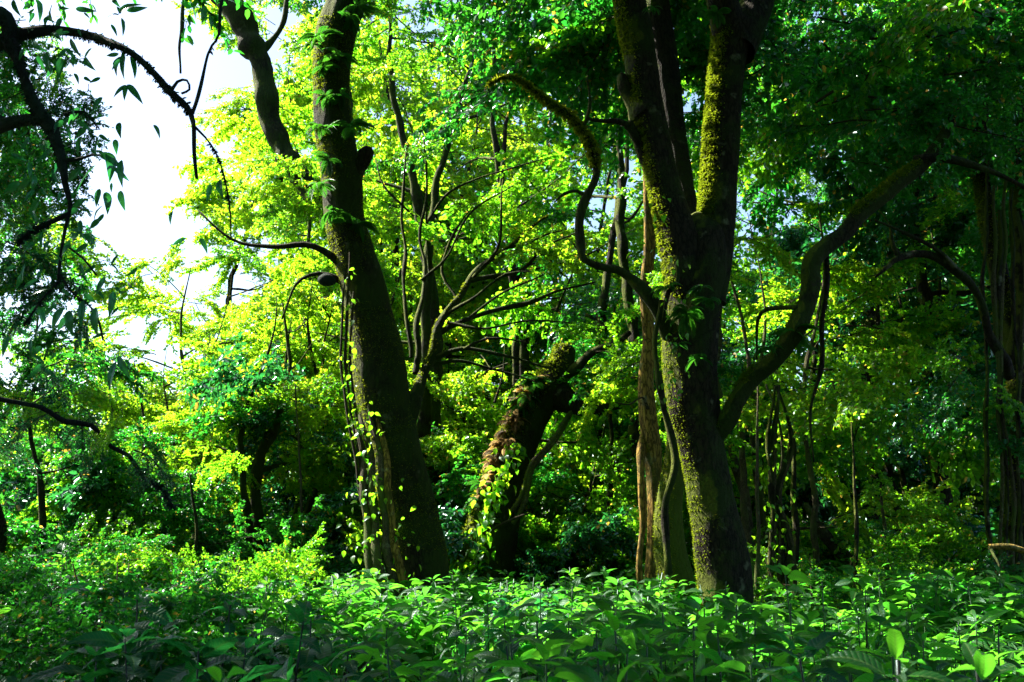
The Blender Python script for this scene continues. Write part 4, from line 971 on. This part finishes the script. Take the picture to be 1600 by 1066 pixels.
for px, Y, kd, lab in ((30, 4.3, 'dark', 'dark small-leaved bush in the bottom left corner'), (125, 5.0, 'dark', 'dark small-leaved bush right of the bush in the bottom left corner'), (-20, 6.2, 'dark', 'small-leaved bush at the left edge above the corner bush'),
                  (215, 6.6, 'dark', 'small-leaved green bush rising from the herbs under the sky gap'), (300, 7.6, 'mid', 'fresh green mounded bush below the slender stems, higher than the herbs around it'), (385, 8.6, 'mid', 'green mounded bush left of the foot of the S-curved trunk'),
                  (120, 8.2, 'dark', 'mounded small-leaved bush behind the bush under the sky gap'), (1260, 9.5, 'mid', 'low bush rising from the herbs right of the clump of twisted vines'), (1450, 9.0, 'dark', 'low dark bush in the herbs below the arching branches')):
    x = P(px, 845, Y).x; t = thing('bush', (x, Y, 0), lab, 'bush')
    hh = 1.50 if Y < 6 else 1.66
    for q in range(5):
        a = R.uniform(0, 6.28)
        limb_obj('stem', t, [(x, Y, -.1, .018), (x + math.cos(a) * .2, Y + math.sin(a) * .2, hh * .5, .012), (x + math.cos(a) * .42, Y + math.sin(a) * .42, hh - .1, .005)], TWIG, 5, .2, .1, 0, q)
    for q in range(34):
        a = R.uniform(0, 6.28); r_ = .75 * math.sqrt(R.random())
        bough(t, (x + math.cos(a) * r_, Y + math.sin(a) * r_, (hh - .45 * (r_ / .75) ** 2) * R.uniform(.72, 1.0) - .05), a, R.uniform(-.2, .6), R.uniform(.24, .36), kd)

SHR = [(160, 12.5, 'dark'), (40, 11, 'mid'), (-40, 9, 'dark'), (330, 14.5, 'blue'), (560, 12.5, 'bright'), (470, 13.5, 'mid'), (690, 14.5, 'bright'), (880, 14, 'mid'), (850, 13.0, 'blue'),
       (1000, 13, 'mid'), (1070, 13.5, 'mid'), (1240, 14, 'mid'), (1340, 13, 'mid'), (1430, 12, 'blue'), (1500, 11, 'mid'), (1590, 12, 'mid'), (1290, 16, 'dark'), (1400, 16.5, 'mid'), (940, 16, 'dark'), (260, 11.5, 'dark')]
SL = ['dark leafy shrub below the low leafy tree on two stems', 'leafy shrub at the left edge under the dark green tree', 'dark shrub in the lower left corner of the wood', 'bluish dark shrub left of the slender triple-stemmed tree',
      'brightly lit shrub touching the creeper at the foot of the S-curved trunk', 'green shrub between the slender stems and the S-curved trunk', 'bright shrub in the gap between the S-curved trunk and the stout leaning trunk', 'green shrub right of the stout leaning trunk',
      'bluish ivy-like shrub at the right foot of the stout leaning trunk', 'green shrub just left of the orange-brown trunk', 'green shrub seen between the mossy short trunk and the massive trunk', 'shrub behind the clump of twisted vines',
      'green shrub right of the leaning brown log', 'bluish glossy shrub below the bluish tree', 'green shrub left of the dark trunk at the right edge', 'shrub at the far right behind the fallen branch', 'dark shrub behind the leaning brown log', 'mid green shrub in the shade under the pale sunlit tree', 'dark shrub deep in the shade left of the orange-brown trunk', 'dark green shrub above the herbs right of the left edge']
for (px, Y, kind), lab in zip(SHR, SL):
    b = P(px, 845, Y); t = thing('shrub', (b.x, Y, 0), lab, 'shrub')
    for s in range(4):
        a = R.uniform(0, 6.28); h = R.uniform(.9, 1.5)
        limb_obj('stem', t, [(b.x, Y, -.1, .03), (b.x + math.cos(a) * .25, Y + math.sin(a) * .25, h * .5, .02), (b.x + math.cos(a) * .6, Y + math.sin(a) * .6, h, .008)], TWIG, 6, .2, .1, 0, s)
    for j in range(15):
        a = R.uniform(0, 6.28); r_ = R.uniform(0, .7)
        bough(t, (b.x + math.cos(a) * r_, Y + math.sin(a) * r_, R.uniform(.5, 1.75)), a, R.uniform(-.1, .7), R.uniform(.5, .75), kind)

# ------------------------------------------------------------------ undergrowth
def herb_leaves(r, H, big=1.):
    """leaves (point, azimuth, pitch, roll, length) and stem curves of one herb"""
    out, stems = [], []
    nst = r.integers(2, 6); a0 = r.uniform(0, 6.28)
    for s in range(nst):
        a = a0 + s * 6.28 / nst + r.normal() * .3; sp = r.uniform(.12, .38)
        h = H * r.uniform(.84, 1.02)
        base = np.array([0, 0, 0.]) if s == 0 else np.array([0, 0, H * .35])
        tip = np.array([math.cos(a) * sp, math.sin(a) * sp, h])
        midp = (base + tip) / 2 + np.array([math.cos(a) * sp * .3, math.sin(a) * sp * .3, 0])
        stems.append((base, midp, tip))
        az0 = r.uniform(0, 6.28); z = 1.
        for k in range(5):
            q = z; p = base * (1 - q) ** 2 + 2 * q * (1 - q) * midp + q * q * tip
            ln = (.07, .12, .15, .16, .15)[k] * big * r.uniform(.8, 1.2)
            m = (2, 3, 3, 3, 2)[k] + (r.random() < .4); dr = r.normal() * .2; wa = r.uniform(0, 6.28)
            for j in range(m):
                az = az0 + k * 1.1 + j * 6.28 / m + r.normal() * .25
                out.append((p, az, (.35, .05, -.10, -.2, -.3)[k] + r.normal() * .25 + .25 * math.cos(az - wa), r.normal() * .40, ln * r.uniform(.65, 1.2)))
            z -= (.018, .035, .06, .09, .1)[k] * r.uniform(.7, 1.3) / (1 if s == 0 else .65)
    return out, stems

def leaf_matrix(p, az, pitch, roll, ln):
    off = Vector((math.cos(az), math.sin(az), .2)) * ln * .15
    return Matrix.Translation(Vector(p) + off) @ Euler((roll, -pitch, az), 'XYZ').to_matrix().to_4x4() @ Matrix.Scale(ln, 4)

def herb_height(x, y):
    # height so that the top surface undulates as in the photograph
    return 1.35 - .010 * max(0, y - 5) + .11 * math.sin(x * 1.9 + y * 1.1) * math.sin(y * 1.3 - x * .6 + 1) + .07 * math.sin(x * 3.1 - y * 1.9)

COLS = [(-1e9, 130, 'at the left edge'), (130, 330, 'under the sky gap'), (330, 500, 'below the slender stems'), (500, 700, 'below the S-curved trunk'), (700, 880, 'below the stout leaning trunk'),
        (880, 1030, 'below the orange-brown trunk'), (1030, 1190, 'below the massive forked trunk'), (1190, 1370, 'below the heavy branch'), (1370, 1500, 'below the arching branches'), (1500, 1e9, 'at the right edge')]
ROWS = [(0, 2.3, 'frontmost'), (2.3, 3.1, 'second-row'), (3.1, 4.1, 'middle-row'), (4.1, 5.4, 'fourth-row'), (5.4, 7.5, 'rear')]
herb_src = []
def herb(x, y, H, big, bl, r, label, group):
    t = thing('herb_plant', (x, y, float(gz(x, y))), label, 'herb', group)
    lv, st = herb_leaves(r, H, big)
    g = Geo()
    for s in st: add_tube(g, [(*s[0], .008), (*s[1], .006), (*s[2], .003)], 0, sides=5, step=.2)
    link('stem', g.mesh('stem', [STEMD if bl else STEM]), t)
    src = HERBB if bl else HERB
    for l in lv:
        o = link('leaf', src[r.integers(len(src))], t); o.matrix_local = leaf_matrix(*l)
r = np.random.default_rng(4)
pts = []
def taken(x, y, d):
    return any((x - a) ** 2 + (y - b) ** 2 < d * d for a, b in pts)
tries = 0
while len(pts) < 150 and tries < 20000:
    tries += 1
    y = math.sqrt(r.uniform(1.5 ** 2, 6.6 ** 2)); x = r.uniform(-.64, .64) * y
    if taken(x, y, .30 + .028 * y): continue
    pts.append((x, y))
specs = []
for (x, y) in pts:
    q = 800 + F * x / y * .98
    c = next(c for c in COLS if c[0] <= q < c[1]); w_ = next(c for c in ROWS if c[0] <= y < c[1])
    bl = (q < 620 and y < 4.5 and r.random() < .8) or r.random() < .12
    H = herb_height(x, y) + r.normal() * .05
    if y < 2.6: H -= .04
    if q < 240: H -= .10
    specs.append((x, y, H, r.uniform(.9, 1.2), bl, f'{w_[2]} {"bluish" if bl else "green"} broad-leaved herbs {c[2]}'))
WORDS = {1: [''], 2: ['left one', 'right one'], 3: ['left one', 'middle one', 'right one']}
for sp in specs:
    same = sorted(q[0] / q[1] for q in specs if q[5] == sp[5]); n = len(same); k = same.index(sp[0] / sp[1])
    if n <= 3: word = WORDS[n][k]
    else: word = ['leftmost', 'second from the left', 'third from the left', 'fourth from the left', 'fifth from the left', 'sixth from the left'][min(k, 5)] if k < n - 1 else 'rightmost'
    herb(*sp[:5], r, (word + ' of the ' if word else '') + sp[5], sp[5])
# the tall big-leaved ones at the right front
for x, y, H, big, lab in ((.98, 2.15, 1.56, 1.3, 'tall dark herb with the largest veined leaves, right of centre in the front'), (1.30, 2.25, 1.44, 1.3, 'big-leaved herb cut by the right edge with one large hanging leaf'),
                          (.55, 1.7, 1.45, 1.1, 'dark herb with pointed leaves at the bottom edge right of the middle'), (-.2, 1.7, 1.44, 1.0, 'dark herb at the bottom edge just left of the middle'), (-.75, 2.2, 1.47, 1.1, 'grey-blue broad-leaved herb at the front left')):
    herb(x, y, H, big, x < -.5, r, lab, None) if False else None
    t = thing('herb_plant', (x, y, float(gz(x, y))), lab, 'herb')
    lv, st = herb_leaves(r, H, big); gg = Geo()
    for s in st: add_tube(gg, [(*s[0], .009), (*s[1], .007), (*s[2], .004)], 0, sides=6, step=.15)
    link('stem', gg.mesh('stem', [STEMD]), t)
    for l in lv:
        o = link('leaf', (HERBB if x < -.5 else HERB)[r.integers(4)], t); o.matrix_local = leaf_matrix(*l)

# the mass beyond, one sheet of the same herbs
def herb_mass():
    st_ = [0, .22, .5, .8, 1]; hf = ovate(.24); T = []
    for t_ in st_:
        for s in (-1, 0, 1): T.append((t_, s * hf(t_), .10 * math.sin(t_ * 2.6) - .16 * t_ * t_ + .25 * abs(s) * hf(t_)))
    T = np.array(T); UV = np.array([(a, .5 + .5 * np.sign(b) * (.15 + hf(a)) if b else .5) for a, b, c in T])
    i = np.arange(4)[:, None] * 3; j = np.arange(2)[None]
    Q0 = np.stack([i + j, i + 3 + j, i + 4 + j, i + 1 + j], -1).reshape(-1, 4)
    M = []; g = Geo(); rr = np.random.default_rng(8)
    for k in range(1250):
        y = math.sqrt(rr.uniform(6.3 ** 2, 17 ** 2)); x = rr.uniform(-.66, .66) * y
        H = herb_height(x, y) + rr.normal() * .06
        if x / y < -.2: H += .10 * math.sin(x) 
        lv, st = herb_leaves(rr, H, 1.05 if y < 10 else 1.2)
        for l in lv:
            m = Matrix.Translation((x, y, float(gz(x, y)))) @ leaf_matrix(*l)
            M.append(np.array(m))
        for s in st[:1]:
            add_tube(g, [(x + s[0][0], y + s[0][1], s[0][2], .008), (x + s[2][0], y + s[2][1], s[2][2], .004)], 1, sides=3, step=5)
    M = np.array(M); n = len(M)
    V = np.einsum('nij,kj->nki', M[:, :3, :3], T) + M[:, None, :3, 3]
    Q = (np.arange(n)[:, None, None] * len(T) + Q0[None]).reshape(-1, 4)
    g.add(V.reshape(-1, 3), Q, 0, np.repeat(rr.random(n) * .97, len(Q0)), np.tile(UV, (n, 1)))
    print('herb mass leaves', n)
    link('herb_undergrowth', g.mesh('herb_undergrowth', [PLANT, STEM]), kind='stuff')
herb_mass()
print('boughs', NB[0], 'objects', len(D.objects))
